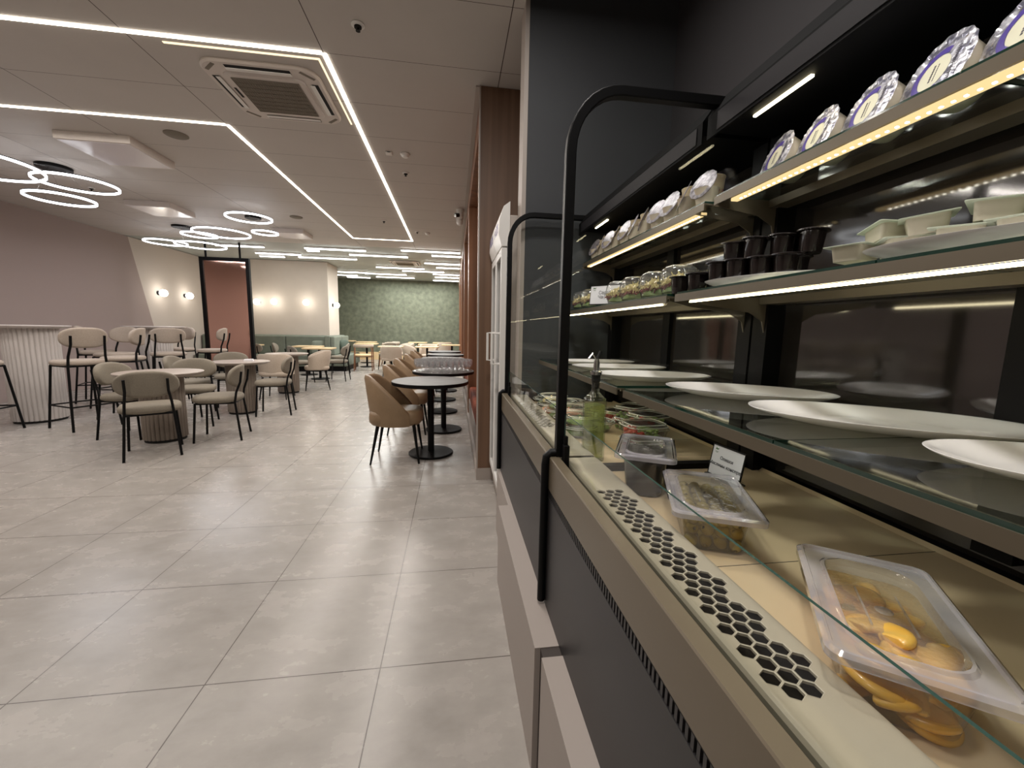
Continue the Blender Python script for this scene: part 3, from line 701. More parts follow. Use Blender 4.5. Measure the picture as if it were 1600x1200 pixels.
# ------------------------------------------------------------------ drinks fridges beyond the partition
for i, (y0, y1, lb) in enumerate(((2.625, 2.955, 'tall white drinks fridge, nearer one, mostly behind the dark wall'), (2.965, 3.285, 'tall white drinks fridge, further one beside the wood column'))):
    t = thing('drinks_fridge', lb, 'fridge', (.30, y0, 0)); D = y1-y0; xo = .0
    bx('body', M_trim, .05, .50, 0, D, .05, 1.98, t, bevel=.008)
    d_ = MB().box(0, .04, 0, .035, .16, 1.78).box(0, .04, D-.035, D, .16, 1.78).box(0, .04, .035, D-.035, .16, .21).box(0, .04, .035, D-.035, 1.73, 1.78).build('door', M_white, t, smooth=False, bevel=.004)
    bx('door_glass', M_mirrorback, .015, .03, .035, D-.035, .21, 1.73, d_)
    MB().tube([(0, .04, 1.04), (-.05, .04, 1.04), (-.05, .04, 1.24), (0, .04, 1.24)], .009, 6).build('handle', M_white, d_)
    hz = MB(); pr = [(.0, 1.79), (-.02, 1.86), (-.015, 1.95), (.01, 2.03), (.05, 2.06), (.05, 1.79)]
    hz.prism(pr, 'y', 0, D); h_ = hz.build('header', M_white, t)
    bx('base', M_trim, .03, .5, 0, D, 0, .15, t)
    Mx = Matrix.Translation((-.0195, D/2, 1.905)) @ Matrix.Rotation(-PI/2, 4, 'Z') @ Matrix.Rotation(PI/2, 4, 'X')
    text('lettering', 'POZIS', .085, M_purp, h_, Mx)

# ------------------------------------------------------------------ plinth of the display cases
t = thing('case_plinth', 'long taupe plinth board under the far end of the display cases', 'plinth', (0, 0, 0))
bx('front_board', M_plinth, .222, .30, .985, 1.90, 0, .40, t); bx('side_board', M_plinth, .27, .9, 1.90, 2.42, 0, .398, t)
t = thing('case_plinth', 'taupe plinth board under the near display case, lower front', 'plinth', (0, 0, 0))
bx('front_board', M_plinth, .232, .30, -.1, .945, 0, .405, t); bx('joint', M_gap, .238, .30, .945, .985, 0, .398, t)

# ------------------------------------------------------------------ refrigerated display cases
def glass_slab(b, x0, x1, y0, y1, z0, z1):
    """slab with clear faces (0) and green edges (1)"""
    v = [(x0, y0, z0), (x1, y0, z0), (x1, y1, z0), (x0, y1, z0), (x0, y0, z1), (x1, y0, z1), (x1, y1, z1), (x0, y1, z1)]
    b.add(v, [(0, 3, 2, 1), (4, 5, 6, 7)], 0); b.add(v, [(0, 1, 5, 4), (1, 2, 6, 5), (2, 3, 7, 6), (3, 0, 4, 7)], 1); return b
XBK = 1.0
def hexpoly(cx, cy, s_): return [(cx+s_*math.sin(PI/3*k), cy+s_*math.cos(PI/3*k)) for k in range(6)]
HEX_S = .0133
HEXES = []
for _r in range(30):
    for _c in range(3 if _r % 2 else 2+(_r % 4 == 2)): HEXES.append((.3645+.0231*_c+(0 if _r % 2 else .0115), .398+.0195*_r))
def display_case(y0, y1, label, low_fill_led=False):
    t = thing('refrigerated_display_case', label, 'display case', (0, y0, 0)); D = y1-y0
    bx('lower_panel', M_panel, .29, .95, 0, D, .40, .757, t)
    g = MB().box(.300, .34, 0, D, .757, .784, 1)
    n = int(D/.0125)
    for i in range(n): g.box(.291, .302, i*D/n+.001, i*D/n+.0075, .750, .781, 0)
    g.box(.290, .30, 0, D, .781, .785, 1)
    g.build('intake_grille', [M_panel, M_dark], t, smooth=False)
    # front rail with folded top
    MB().prism([(.289, .785), (.289, .884), (.291, .887), (.318, .887), (.320, .884), (.320, .845), (.316, .845), (.316, .875), (.30, .875), (.30, .785)], 'y', .004, D).build('front_rail', [M_railshade, M_khaki], t, ang=30)
    for p_ in t.children[-1].data.polygons: p_.material_index = 1 if p_.normal.z > .5 else 0  # same sheet, upright faces coloured darker for the shade below overhead light
    bx('sill_channel', M_dark, .30, .36, 0, D, .80, .845, t)
    # deck: folded plate with honeycomb holes, then the tray
    holes = MB()
    for hx, hy in HEXES: holes.prism(hexpoly(hx, hy, HEX_S*.88), 'z', .80, .90)
    ho = holes.build('cut', M_dark, t, smooth=False)
    pl = MB().prism([(.342, .835), (.342, .866), (.345, .8705), (.349, .872), (.444, .872), (.449, .870), (.4515, .866), (.4515, .832), (.449, .832), (.449, .864), (.446, .8685), (.351, .8685), (.347, .864), (.3455, .835)], 'y', .004, D-.006).build('honeycomb_deck_plate', M_khaki, t, smooth=False)
    bm_ = pl.modifiers.new('holes', 'BOOLEAN'); bm_.object = ho; bm_.operation = 'DIFFERENCE'; bm_.solver = 'EXACT'
    bpy.context.view_layer.update(); dg = bpy.context.evaluated_depsgraph_get(); me = bpy.data.meshes.new_from_object(pl.evaluated_get(dg)); pl.modifiers.clear(); pl.data = me
    me.materials.clear(); me.materials.append(M_khaki); 
    for p_ in me.polygons: p_.material_index = 0; p_.use_smooth = True
    me.set_sharp_from_angle(angle=math.radians(30))
    bpy.data.objects.remove(ho)
    rim = MB()
    for hx, hy in HEXES:
        a_ = hexpoly(hx, hy, HEX_S*.95); b_ = hexpoly(hx, hy, HEX_S*.87)
        rim.add([(u, v, .8723) for u, v in a_]+[(u, v, .8717) for u, v in b_], [(i, (i+1) % 6, 6+(i+1) % 6, 6+i) for i in range(6)])
    rim.build('honeycomb_rims', mat('bright_cut_edge', (206, 200, 184), .3), pl, smooth=False)
    bx('hole_shade_sheet', mat('hole_shade_black', (4, 4, 4), .9, spec=.05), .350, .446, .01, D-.01, .855, .8600, t)  # black sheet close under the holes, shade of the vent as colour
    tr = MB().prism([(.45, .825), (.45, .838), (.46, .832), (.98, .832), (.99, .84), (.99, .825)], 'y', .004, D-.03)
    tr.build('deck_tray', mat('khaki_tray', (206, 184, 150), .42, bump=.05, bscale=500), t, smooth=False)
    for yy in (.30, .69): bx('tray_seam', M_gap, .455, .98, yy, yy+.0015, .8320, .8324, t)
    bx('divider_sill', M_black, .33, .99, D-.03, D, .80, .850, t)
    # end frames
    for ye, half in ((D-.028, 1),) :
        path = [(.322, 0, .885)]+[(.322, 0, z) for z in (1.2, 1.5, 1.76)]
        for k in range(1, 9):
            a = PI/2*k/8; path.append((.322+.14*(1-math.cos(a)), 0, 1.76+.165*math.sin(a)))
        path += [(.6, 0, 1.925), (.79, 0, 1.925)]
        fr = MB(); inner = []
        rs = []
        for i, p_ in enumerate(path):
            a_ = Vector(path[max(i-1, 0)]); b_ = Vector(path[min(i+1, len(path)-1)]); tt = (b_-a_).normalized(); nn = Vector((-tt.z, 0, tt.x))
            P0 = Vector(p_); rs.append([tuple(P0+nn*.014+Vector((0, -.014, 0))), tuple(P0-nn*.014+Vector((0, -.014, 0))), tuple(P0-nn*.014+Vector((0, .014, 0))), tuple(P0+nn*.014+Vector((0, .014, 0)))])
        fr.T = Matrix.Translation((0, ye, 0)); fr.rings(rs)
        arch = fr.build('end_frame', M_black, t, ang=30, bevel=.003)
        # lower hook that wraps the front rail
        hk = MB(); hp = [(.278, 0, .412), (.278, 0, .86), (.281, 0, .884), (.295, 0, .897), (.336, 0, .897)]
        hk.T = Matrix.Translation((0, ye, 0)); hk.tube(hp, .0125, 8); hk.build('rail_hook', M_black, t, ang=60)
        sg = MB(); outl = [(.334, .892), (.334, 1.76)]+[(.334+.13*(1-math.cos(PI/2*k/8)), 1.76+.155*math.sin(PI/2*k/8)) for k in range(1, 9)]+[(.79, 1.915), (.96, 1.83), (.96, .87)]
        sg.T = Matrix.Translation((0, ye, 0)); sg.prism(outl, 'y', -.003, .003); sg.build('end_glass', M_glassg, t, smooth=False)
    # low front glass
    gl = MB(); v0, v1, z0_, z1_ = .0, D-.045, .850, 1.02
    V_ = [(.330, v0, z0_), (.334, v0, z0_), (.334, v1, z0_), (.330, v1, z0_), (.330, v0, z1_), (.334, v0, z1_), (.334, v1, z1_), (.330, v1, z1_)]
    gl.add(V_, [(1, 2, 6, 5), (3, 0, 4, 7)], 0); gl.add(V_, [(0, 3, 2, 1), (4, 5, 6, 7), (0, 1, 5, 4), (2, 3, 7, 6)], 1); gl.build('low_front_glass', [M_glassg, M_edgel], t, smooth=False)
    MB().box(.324, .340, D-.075, D-.045, .85, .93).box(.326, .338, D-.062, D-.045, .93, .955).build('glass_clamp', M_black, t, smooth=False, bevel=.002)
    # back: smoked sliding doors and uprights
    bx('back_panel', M_mirrorback, XBK+.015, XBK+.03, .03, D-.03, .84, 1.84, t)
    for yy in (0, D-.06): bx('back_post', M_black, .955, XBK+.05, yy, yy+.06, .80, 1.9, t)
    bx('door_stile', M_black, XBK-.002, XBK+.015, D*.5-.03, D*.5+.03, .86, 1.84, t)
    # canopy
    MB().prism([(.737, 1.83), (.737, 1.893), (.772, 1.945), (1.05, 1.945), (1.05, 1.853), (.743, 1.853), (.743, 1.83)], 'y', .004, D-.012).build('canopy', mat('canopy_black', (9, 9, 10), .7, spec=.1), t, smooth=False)
    bx('fascia_panel', mat('graphite_fascia', (30, 28, 31), .6, spec=.2), .7345, .737, .03, D-.06, 1.838, 1.886, t)
    MB().box(.80, .808, D-.30, D-.12, 1.848, 1.853).build('canopy_led', E_led, t, smooth=False)
    # glass shelves with rail, tube light and brackets
    for nm, xf, z, led in (('low', .517, 1.096, E_led if low_fill_led else None), ('middle', .665, 1.388, E_led), ('top', .768, 1.672, E_ledg)):
        sh = MB(); glass_slab(sh, xf, .985, .012, D*.5-.0015, z-.008, z); glass_slab(sh, xf, .985, D*.5+.0015, D-.035, z-.008, z)
        sho = sh.build('glass_shelf', [M_shelfg, M_edge], t, smooth=False)
        sho['label'] = {'low': 'lowest glass shelf', 'middle': 'middle glass shelf', 'top': 'topmost glass shelf'}[nm]
        MB().prism([(xf-.004, z-.006), (xf+.030, z-.0085), (xf+.030, z-.012), (xf, z-.012), (xf, z-.028), (xf-.004, z-.028)], 'y', .008, D-.032).build('shelf_rail', M_khakim, sho, smooth=False)
        MB().prism([(.93, z-.0085), (.985, z-.0085), (.985, z-.03), (.93, z-.03)], 'y', .02, D-.05).build('rear_rail', M_khakim, sho, smooth=False)
        for yy in (.03, D-.05):
            bk = MB().prism([(xf+.02, z-.009), (1.0, z-.009), (1.0, z-.115), (.955, z-.115), (.945, z-.08), (.90, z-.055), (.75, z-.035), (xf+.02, z-.02)], 'y', yy, yy+.004)
            bk.build('bracket', M_khakim, sho, smooth=False)
        if led:
            if led is E_ledg:
                q = MB().box(xf+.002, xf+.022, .03, D-.10, z-.036, z-.028, 0)
                for k in range(int((D-.16)/.0165)): q.box(xf+.007, xf+.011, .05+k*.0165, .054+k*.0165, z-.0375, z-.036, 1)
                q.build('tube_light', [E_ledg, E_dot], sho, smooth=False)
            elif nm == 'low': MB().box(xf+.003, xf+.010, .05, D-.10, z-.020, z-.014).build('tube_light', led, sho, smooth=False)  # unseen tube added behind the rail to brighten the salads
            else: MB().box(xf+.003, xf+.010, .05, D-.10, z-.034, z-.029).build('tube_light', led, sho, smooth=False)
    return t
display_case(-.045, 1.195, 'near refrigerated display case with three glass shelves and olive tubs')
display_case(1.205, 2.435, 'far refrigerated display case holding packed salads and cups', True)

# ------------------------------------------------------------------ food containers
def gn_tub(label, loc, rz, L_, W_, dep, name='food_tub', liquid=None):
    """clear catering tub with a flat lid; long side on y"""
    t = thing(name, label, 'food container', loc, rz)
    def rr(s_, r=.02): return rrect(W_-s_, L_-s_, max(.006, r), 5)
    b = MB(); b.loft([rr(.066, .03), rr(.058, .03), rr(.040, .03), rr(.014, .025)], [0, .004, dep-.014, dep-.012], cap1=False)
    b.build('tub', M_clear, t, ang=40)
    if liquid: MB().loft([rr(.064, .03), rr(.043, .03)], [.003, dep-.026]).build('liquid', liquid, t, ang=40)
    l = MB(); l.loft([rr(.0, .018), rr(-.004, .018), rr(-.004, .018), rr(.006, .016)], [dep-.012, dep-.012, dep-.003, dep+.001], cap0=False, cap1=False)
    l.loft([rr(.006, .016), rr(.012, .014), rr(.016, .014), rr(.046, .034), rr(.051, .036), rr(.056, .036)], [dep+.001, dep+.001, dep-.003, dep-.003, dep+.0005, dep+.0005], cap0=False, cap1=False)
    lo = l.build('lid', M_lid, t, ang=30)
    c = MB(); c.loft([rr(.056, .036), rr(.062, .036), rr(.070, .036)], [dep+.0005, dep-.010, dep-.011], cap0=False, cap1=True)
    for sx in (-.022, .022): c.box(sx*1-.0012, sx*1+.0012, -L_*.16, L_*.16, dep-.0105, dep-.0085)
    c.lathe([(.010, dep-.0105), (.008, dep-.0095), (.003, dep-.0095)], 14)
    c.build('lid_window', M_lidc, lo, ang=30)
    return t
T1 = gn_tub('clear lidded tub full of green olives, middle of the three tubs', (.558, .785, .8325), -math.radians(24), .262, .168, .088, liquid=M_brine)
T2 = gn_tub('clear lidded tub of yellow fruit slices, largest and nearest', (.560, .412, .8325), -math.radians(37), .272, .162, .088, liquid=M_syrup)
T3 = gn_tub('clear lidded tub of black olives beside the case divider', (.540, 1.045, .8325), -math.radians(28), .235, .152, .118, liquid=mat('black_brine', (12, 10, 10), .15))
def fill(root, used, label, group, T, L_, W_, zs, r, name_scale=1, jitter=.004):
    ca, sa = math.cos(T.rotation_euler[2]), math.sin(T.rotation_euler[2])
    for iz, z in enumerate(zs):
        ny = int(L_/(2.05*r)); nx_ = int(W_/(2.05*r))
        for i in range(nx_):
            for j in range(ny):
                u = -W_/2+(i+.5)*W_/nx_+random.uniform(-1, 1)*jitter*.3; v = -L_/2+(j+.5)*L_/ny+random.uniform(-1, 1)*jitter*.3
                put(root, used, label, (T.location.x+u*ca-v*sa, T.location.y+u*sa+v*ca, z), None, group, rot=(random.uniform(0, 6), random.uniform(0, 6), random.uniform(0, 6)))
def olive(m):
    b = MB(); r = .0122; h = .0145
    prof = [(.0026, -h*.55), (.0034, -h*.93)]+[(r*math.cos(a), h*math.sin(a)) for a in [math.radians(-66+132*k/9) for k in range(10)]]+[(.0034, h*.93), (.0026, h*.5)]
    b.lathe(prof, 16, 0); b.lathe([(.0030, h*.86), (.0012, h*.80)], 10, 1, cap0=False); return b.build('olive', [m, M_dark], ang=80)
o1 = olive(M_olive); tag(o1, '', 'olive')
fill(o1, [], 'pitted green olive in the clear tub', 'green olives in the tub', T1, .204, .110, (.8475, .872, .894), .0132)
o2 = olive(M_olivek); tag(o2, '', 'olive')
fill(o2, [], 'glossy black olive in the clear tub', 'black olives in the tub', T3, .172, .090, (.8475, .873, .898, .922), .0132)
# yellow slices, leaning like half rings
b = MB(); rs = []
for k in range(13):
    a = PI*1.1*k/12; R_ = .036
    rs.append([(R_*math.cos(a)*(1+u), R_*math.sin(a)*(1+u), v) for u, v in ((-.75, -.006), (0.1, -.008), (.25, 0), (.1, .008), (-.75, .006), (-.82, 0))])
b.rings(rs); o3 = b.build('fruit_slice', M_yel, ang=70, sub=1); tag(o3, '', 'fruit slice'); U = []
ca, sa = math.cos(T2.rotation_euler[2]), math.sin(T2.rotation_euler[2])
for k in range(44):
    i, j, l = k % 2, (k//2) % 5, k//10
    u = -.020+.040*i+random.uniform(-.004, .004); v = -.080+.040*j+random.uniform(-.008, .008)
    put(o3, U, 'curved slice of yellow fruit in the clear tub', (T2.location.x+u*ca-v*sa, T2.location.y+u*sa+v*ca, .845+.0145*l), None, 'yellow fruit slices in the tub',
        rot=(random.uniform(-.35, .35), random.uniform(-.35, .35), random.uniform(0, 6.28)), scale=(.9, .9, 1))
# price cards
def card(label, loc, rz, tilt, w_, h_, lines, sz):
    t = thing('price_card', label, 'price card', loc, rz)
    bb = MB(); bb.T = Matrix.Rotation(-tilt, 4, 'X'); bb.box(-w_/2, w_/2, 0, .0015, 0, h_); pc = bb.build('card', M_paper, t, smooth=False)
    hh = MB(); hh.T = Matrix.Rotation(-tilt, 4, 'X'); hh.box(-w_/2-.002, w_/2+.002, .0016, .0035, 0, h_+.003).box(-w_/2-.002, -w_/2, -.001, .0035, 0, h_+.003).box(w_/2, w_/2+.002, -.001, .0035, 0, h_+.003).box(-w_/2-.002, w_/2+.002, -.001, .0035, h_, h_+.003)
    hh.T = Matrix.Identity(4); hh.box(-w_/2, w_/2, -.012, .022, -.004, 0); hh.build('holder', M_dark, t, smooth=False)
    R_ = Matrix.Rotation(-tilt, 4, 'X')
    for i, s_ in enumerate(lines):
        text('lettering', s_, sz, M_ink, pc, R_ @ Matrix.Translation((0, -.0006, h_*(.62-.24*i))) @ Matrix.Rotation(PI/2, 4, 'X'))
    lg = MB(); lg.T = R_; lg.prism([(-w_*.42, h_*.86), (-w_*.34, h_*.86), (-w_*.30, h_*.92), (-w_*.36, h_*.90), (-w_*.40, h_*.93)], 'y', -.0006, 0); lg.box(-w_*.42, -w_*.32, -.0006, 0, h_*.79, h_*.80).box(-w_*.40, -w_*.33, -.0006, 0, h_*.76, h_*.77); lg.build('logo', M_inkg, pc, smooth=False)
card('white card in a stand behind the green olive tub', (.695, .925, .893), -math.radians(84), math.radians(10), .105, .078, ['Оливки', 'Маслины консерв.'], .0125)
bx('card_stand', M_clear, .68, .74, .90, .95, .8325, .888)
tag(bpy.data.objects['card_stand'], 'clear block carrying the white card behind the olive tub', 'stand')
card('small white card before the salad domes on the middle shelf', (.70, 1.86, 1.396), -math.radians(50), math.radians(6), .15, .085, ['Салат', 'Чафан'], .022)

# oil bottle
t = thing('oil_bottle', 'square clear bottle of oil with steel pourer spout', 'bottle', (.470, 1.285, .8325), math.radians(12))
b = MB(); sq = rrect(.062, .062, .010, 4)
b.loft([[(x*.96, y*.96) for x, y in sq], sq, sq, [(x*.93, y*.93) for x, y in sq], [(x*.5, y*.5) for x, y in sq], [(x*.34, y*.34) for x, y in sq], [(x*.34, y*.34) for x, y in sq], [(x*.42, y*.42) for x, y in sq]], [0, .006, .20, .212, .228, .236, .262, .266]); b.build('bottle_glass', M_bottle, t, ang=40)
b = MB(); b.loft([[(x*.86, y*.86) for x, y in sq]]*2, [.012, .192]); b.build('oil', M_oil, t, ang=40)
MB().lathe([(.0095, .245), (.0125, .262), (.0125, .268), (.0145, .27), (.0145, .29)], 20).build('stopper', M_dark, t)
MB().lathe([(.011, .262), (.013, .27), (.013, .29), (.020, .292), (.020, .302), (.010, .306), (.010, .33), (.007, .345)], 20).build('pourer', M_chrome, t)
MB().tube([(0, 0, .34), (-.02, -.004, .362), (-.034, -.006, .345)], .004, 8).build('spout', M_chrome, t); MB().tube([(0, 0, .34), (.016, .004, .368)], .006, 8).build('flap', M_black, t)

# platters
def platter():
    t = thing('serving_platter', '', 'platter'); b = MB(); o = sup(1, 1, 2.3, 48); L_, W_ = .41, .235
    def O(k, kk): return [(x*L_*k, y*W_*kk) for x, y in o]
    b.loft([O(.60, .52), O(.62, .55), O(.86, .82), O(.99, .98), O(1, 1), O(.985, .975), O(.84, .79), O(.66, .60), O(.64, .57)], [0, .0005, .011, .021, .024, .0245, .014, .005, .0045]); b.build('dish', M_porc, t, ang=50, sub=1)
    return t
P_pl, U_pl = platter(), []
GP = 'oval white platters on the lowest glass shelf'
for i, (x, y, rz, sc, lb) in enumerate((
    (.800, .330, -.55, 1, 'oval white platter cut by the right edge of the picture'),
    (.800, .64, -.66, 1.08, 'largest empty oval white platter, in front of the lowest shelf'),
    (.785, .985, -.57, 1, 'empty oval white platter just behind the largest one'),
    (.705, 1.365, -.20, 1, 'oval white platter right behind the oil bottle spout'),
    (.715, 1.68, -.12, 1, 'fourth oval white platter from the right, far case'),
    (.72, 1.98, -.12, .95, 'furthest oval white platter on the lowest shelf'))):
    z = 1.0962
    put(P_pl, U_pl, lb, (x, y, z), rz, GP, scale=(sc, sc, 1))
put(P_pl, U_pl, 'white platter carrying the dark cups on the middle shelf', (.80, .965, 1.3885), -1.18, 'platters on the middle shelf', scale=(.80, .75, 1))
put(P_pl, U_pl, 'white platter carrying the pale sealed trays on the middle shelf', (.80, .47, 1.3885), -1.2, 'platters on the middle shelf', scale=(.95, .9, 1))

# dark cups piled on the platter
t = thing('dessert_cup', '', 'dessert cup'); b = MB(); prof = [(.023, 0), (.024, .003), (.028, .040), (.028, .043), (.036, .045), (.036, .047), (.001, .048)]
b.lathe(prof, 24).build('cup_body', M_cupd, t, ang=40); MB().lathe([(.0355, .0472), (.0355, .0478), (.002, .0482)], 24).build('foil_lid', mat('dark_foil', (120, 116, 118), .3, metal=.8), t)
U = []; base = [(.705, 1.075, -.05), (.722, 1.10, 0), (.765, 1.125, 0)]
low = [(.722, 1.055), (.740, 1.005), (.768, .955), (.795, .905), (.775, 1.035), (.812, .985), (.842, .925), (.83, 1.05), (.868, .985)]
for i, (x, y) in enumerate(low): put(t, U, 'glossy dark dessert cup, %s from the left in the bottom layer' % ORD[i], (x, y, 1.4075), 0, 'dark cups bottom layer', scale=(.95, .95, 1.1))
for i, (x, y) in enumerate([(.757, 1.045), (.772, .99), (.812, .945), (.85, .955), (.838, .885)]): put(t, U, 'glossy dark dessert cup, %s from the left on top of the pile' % ORD[i], (x, y, 1.4605), 0, 'dark cups top layer', rot=(random.uniform(-.08, .08), random.uniform(-.08, .08), 0), scale=(.95, .95, 1.1))
for i, (x, y) in enumerate([(.712, 1.135), (.77, 1.135), (.705, 1.215)]):
    put(t, U, 'glossy dark dessert cup standing on the glass left of the pile, %s one' % ORD[i], (x, y, 1.3885), 0, 'dark cups beside the platter')
# pale sealed trays
t = thing('sealed_tray', '', 'sealed food tray'); b = MB(); r0, r1, r2 = rrect(.075, .052, .010), rrect(.083, .060, .010), rrect(.104, .080, .006)
b.loft([r0, r1], [0, .028], cap1=False).build('tray', M_traym, t, ang=30); MB().loft([r2, r2], [.028, .0295]).build('film_lid', M_tray, t, ang=30)
U = []
for i, (x, y, l, rz, tl) in enumerate([(.745, .685, 0, .3, 0), (.765, .62, 0, .9, 0), (.775, .545, 0, .5, .05), (.785, .47, 0, .2, 0), (.80, .395, 0, .6, 0), (.775, .655, 1, 1.1, .12), (.765, .585, 1, .7, -.1), (.785, .51, 1, .5, .08), (.80, .43, 1, .3, .05), (.85, .65, 0, .2, 0), (.85, .56, 0, .8, 0), (.86, .47, 0, .9, 0)]):
    put(t, U, 'pale green sealed food tray, %s from the left in the heap' % ORD[i], (x, y, 1.404+.029*l), None, 'pale sealed trays on the platter', rot=(tl, tl*.6, rz), scale=(.86, .86, .95))

# printed foil-lidded tubs on the top shelf of the near case
t = thing('dessert_tub', '', 'dessert tub')
b = MB(); b.lathe([(.036, 0), (.042, .004), (.046, .014), (.058, .073), (.060, .075)], 32).build('tub', M_cream2, t, ang=40)
ld = MB(); rs = []
for r_, z, am in ((.0655, .075, 0), (.0665, .0755, 0), (.0655, .0765, .0006), (.060, .0770, .0022), (.054, .0768, .0024), (.048, .0770, .0018), (.043, .0772, .0008), (.039, .0775, 0), (.001, .0775, 0)):
    rs.append([(r_*(1+.012*math.sin(17*a))*math.cos(a), r_*(1+.012*math.sin(17*a))*math.sin(a), z+am*(math.sin(14*a+r_*400)+.5*math.sin(23*a-r_*300))) for a in [2*PI*k/144 for k in range(144)]])
ldo = ld.rings(rs).build('foil_lid', M_foil, t, ang=60)
lb_ = MB(); arc = []; n_ = 40
vs = []; 
for k in range(n_+1):
    a = math.radians(-30+240*k/n_); vs += [(.041*math.cos(a), .041*math.sin(a), .0634), (.030*math.cos(a), .030*math.sin(a), .0634)]
lb_.add(vs, [(2*k, 2*k+2, 2*k+3, 2*k+1) for k in range(n_)], 0)
lb_.add([(x, y, .0632) for x, y in circ(.029, 36)], [tuple(range(36))], 1)
for k in range(7): lb_.box(-.016+k*.0045, -.013+k*.0045, .001, .0045, .0633, .0637, 2)
for k in range(9): lb_.box(-.017+k*.0035, -.0152+k*.0035, -.006, -.004, .0633, .0637, 2)
for k in range(14): lb_.box(-.030+k*.0042, -.0285+k*.0042, -.040+.0, -.034, .0633, .0637, 2)
lb_.v = [Vector((v.x*.98, v.y*.98, v.z+.015)) for v in lb_.v]
lb_.build('printed_label', [M_purp, M_olprint, M_dprint], ldo, smooth=False)
U = []
for i in range(6):
    y = 1.03-.122*i
    rx = Matrix.Rotation(math.radians(-12), 4, 'Z') @ Matrix.Rotation(math.radians(-72), 4, 'Y')
    R_ = rx.to_euler()
    put(t, U, 'tub tipped to show its printed foil lid, %s from the left' % ORD[i], (.925, y, 1.7135), None, 'foil-lidded tubs on the top shelf of the near case', rot=R_)
# plain cups behind
t = thing('paper_cup', '', 'paper cup')
b = MB(); b.lathe([(.028, 0), (.029, .002), (.039, .110), (.0405, .111), (.0405, .114), (.038, .114), (.0375, .110), (.0275, .006)], 28).build('cup', M_kraft, t, ang=40)
d_ = MB()
for k in range(10):
    a = 2*PI*k/10
    for z in (.035, .065): 
        rr_ = .0285+z*.1+.0008; d_.T = Matrix.Rotation(a+(z > .05)*.3, 4, 'Z') @ Matrix.Translation((rr_, 0, z)) @ Matrix.Rotation(PI/2, 4, 'Y'); d_.add([(x, y, 0) for x, y in circ(.006, 10)], [tuple(range(10))])
d_.build('dot_print', M_ham, t, smooth=False)
U = []
for i in range(10): put(t, U, 'tall beige paper cup, %s from the right in the rear row' % ORD[i], (.865, 1.335+.112*i, 1.673), i*.7, 'paper cups on the top shelf of the far case')
t = thing('foil_lidded_cup', '', 'lidded cup')
MB().lathe([(.026, 0), (.028, .003), (.036, .052), (.038, .054)], 28).build('cup', M_cream2, t, ang=40)
ld = MB(); rs = []
for r_, z in ((.049, 0), (.0495, .001), (.049, .002), (.001, .002)):
    rs.append([(r_*(1+.02*math.sin(13*a))*math.cos(a), r_*(1+.02*math.sin(13*a))*math.sin(a), z) for a in [2*PI*k/60 for k in range(60)]])
ld.T = Matrix.Translation((-.016, 0, .066)) @ Matrix.Rotation(math.radians(-66), 4, 'Y'); ld.rings(rs).build('peeled_foil_lid', mat('translucent_foil', (168, 162, 168), .3, metal=.5, noise=(60, (96, 90, 98), .15), bump=1, bscale=90), t, ang=60)
U = []
for i in range(11): put(t, U, 'cup with raised crinkled foil lid, %s from the right in the front row' % ORD[i], (.808, 1.275+.102*i, 1.673), random.uniform(-.5, .3), 'foil-lidded cups in the far case')

# salad domes
def blob(w_, h_, n=18, jit=.18, seed=0):
    rnd = random.Random(seed); b = MB(); rs = []
    for i in range(1, 8):
        ph = PI/2*(1-i/8.0); rs.insert(0, [(w_*math.cos(ph)*(1+rnd.uniform(-jit, jit)*.4)*math.cos(2*PI*k/n), w_*math.cos(ph)*(1+rnd.uniform(-jit, jit)*.4)*math.sin(2*PI*k/n), h_*math.sin(ph)*(1+rnd.uniform(-jit, jit))) for k in range(n)])
    return b.rings(rs)
def strands(n, R_, z0_, z1_, seed, ln=.03, r=.0016):
    rnd = random.Random(seed); b = MB()
    for _ in range(n):
        a = rnd.uniform(0, 6.28); q = R_*math.sqrt(rnd.random()); z = z0_+(z1_-z0_)*(1-(q/R_)**2)*rnd.uniform(.8, 1.05)
        d = Vector((rnd.uniform(-1, 1), rnd.uniform(-1, 1), rnd.uniform(-.5, .7))).normalized()*ln*rnd.uniform(.5, 1); P = Vector((q*math.cos(a), q*math.sin(a), z))
        b.tube([tuple(P-d*.5), tuple(P+Vector((0, 0, .004))), tuple(P+d*.5)], r, 4)
    return b
t = thing('salad_bowl', '', 'salad bowl')
MB().lathe([(.042, 0), (.046, .002), (.060, .032), (.066, .033), (.066, .035), (.059, .034), (.045, .004)], 32).build('bowl', M_clear, t, ang=40)
MB().lathe([(.066, .0355), (.060, .037), (.058, .050), (.052, .066), (.040, .075), (.036, .0755), (.030, .073), (.001, .073)], 32, cap0=False).build('dome_lid', M_dome, t, ang=60)
lt = blob(.048, .026, seed=3); lt.T = Matrix.Identity(4); lo_ = lt.build('lettuce', M_lettuce, t, loc=(0, 0, .004)); lo_['kind'] = 'stuff'
o = strands(150, .050, .028, .052, 5).build('grated_cheese', M_cheese, t); o['kind'] = 'stuff'
o = strands(46, .052, .020, .032, 9, .03, .0028).build('ham_strips', M_ham, t); o['kind'] = 'stuff'
U = []
for i, (x, y) in enumerate(((.745, 1.29), (.745, 1.445), (.735, 1.60), (.735, 1.755), (.75, 1.95), (.73, 2.12), (.73, 2.27), (.90, 1.36), (.90, 1.53))):
    put(t, U, 'clear domed bowl of cheese salad, %s %s' % (ORD[i] if i < 7 else ORD[i-7], 'from the right in the front row' if i < 7 else 'in the back row'), (x, y, 1.3885), i*1.1, 'domed salads on the middle shelf', scale=(1.08, 1.08, 1.3))

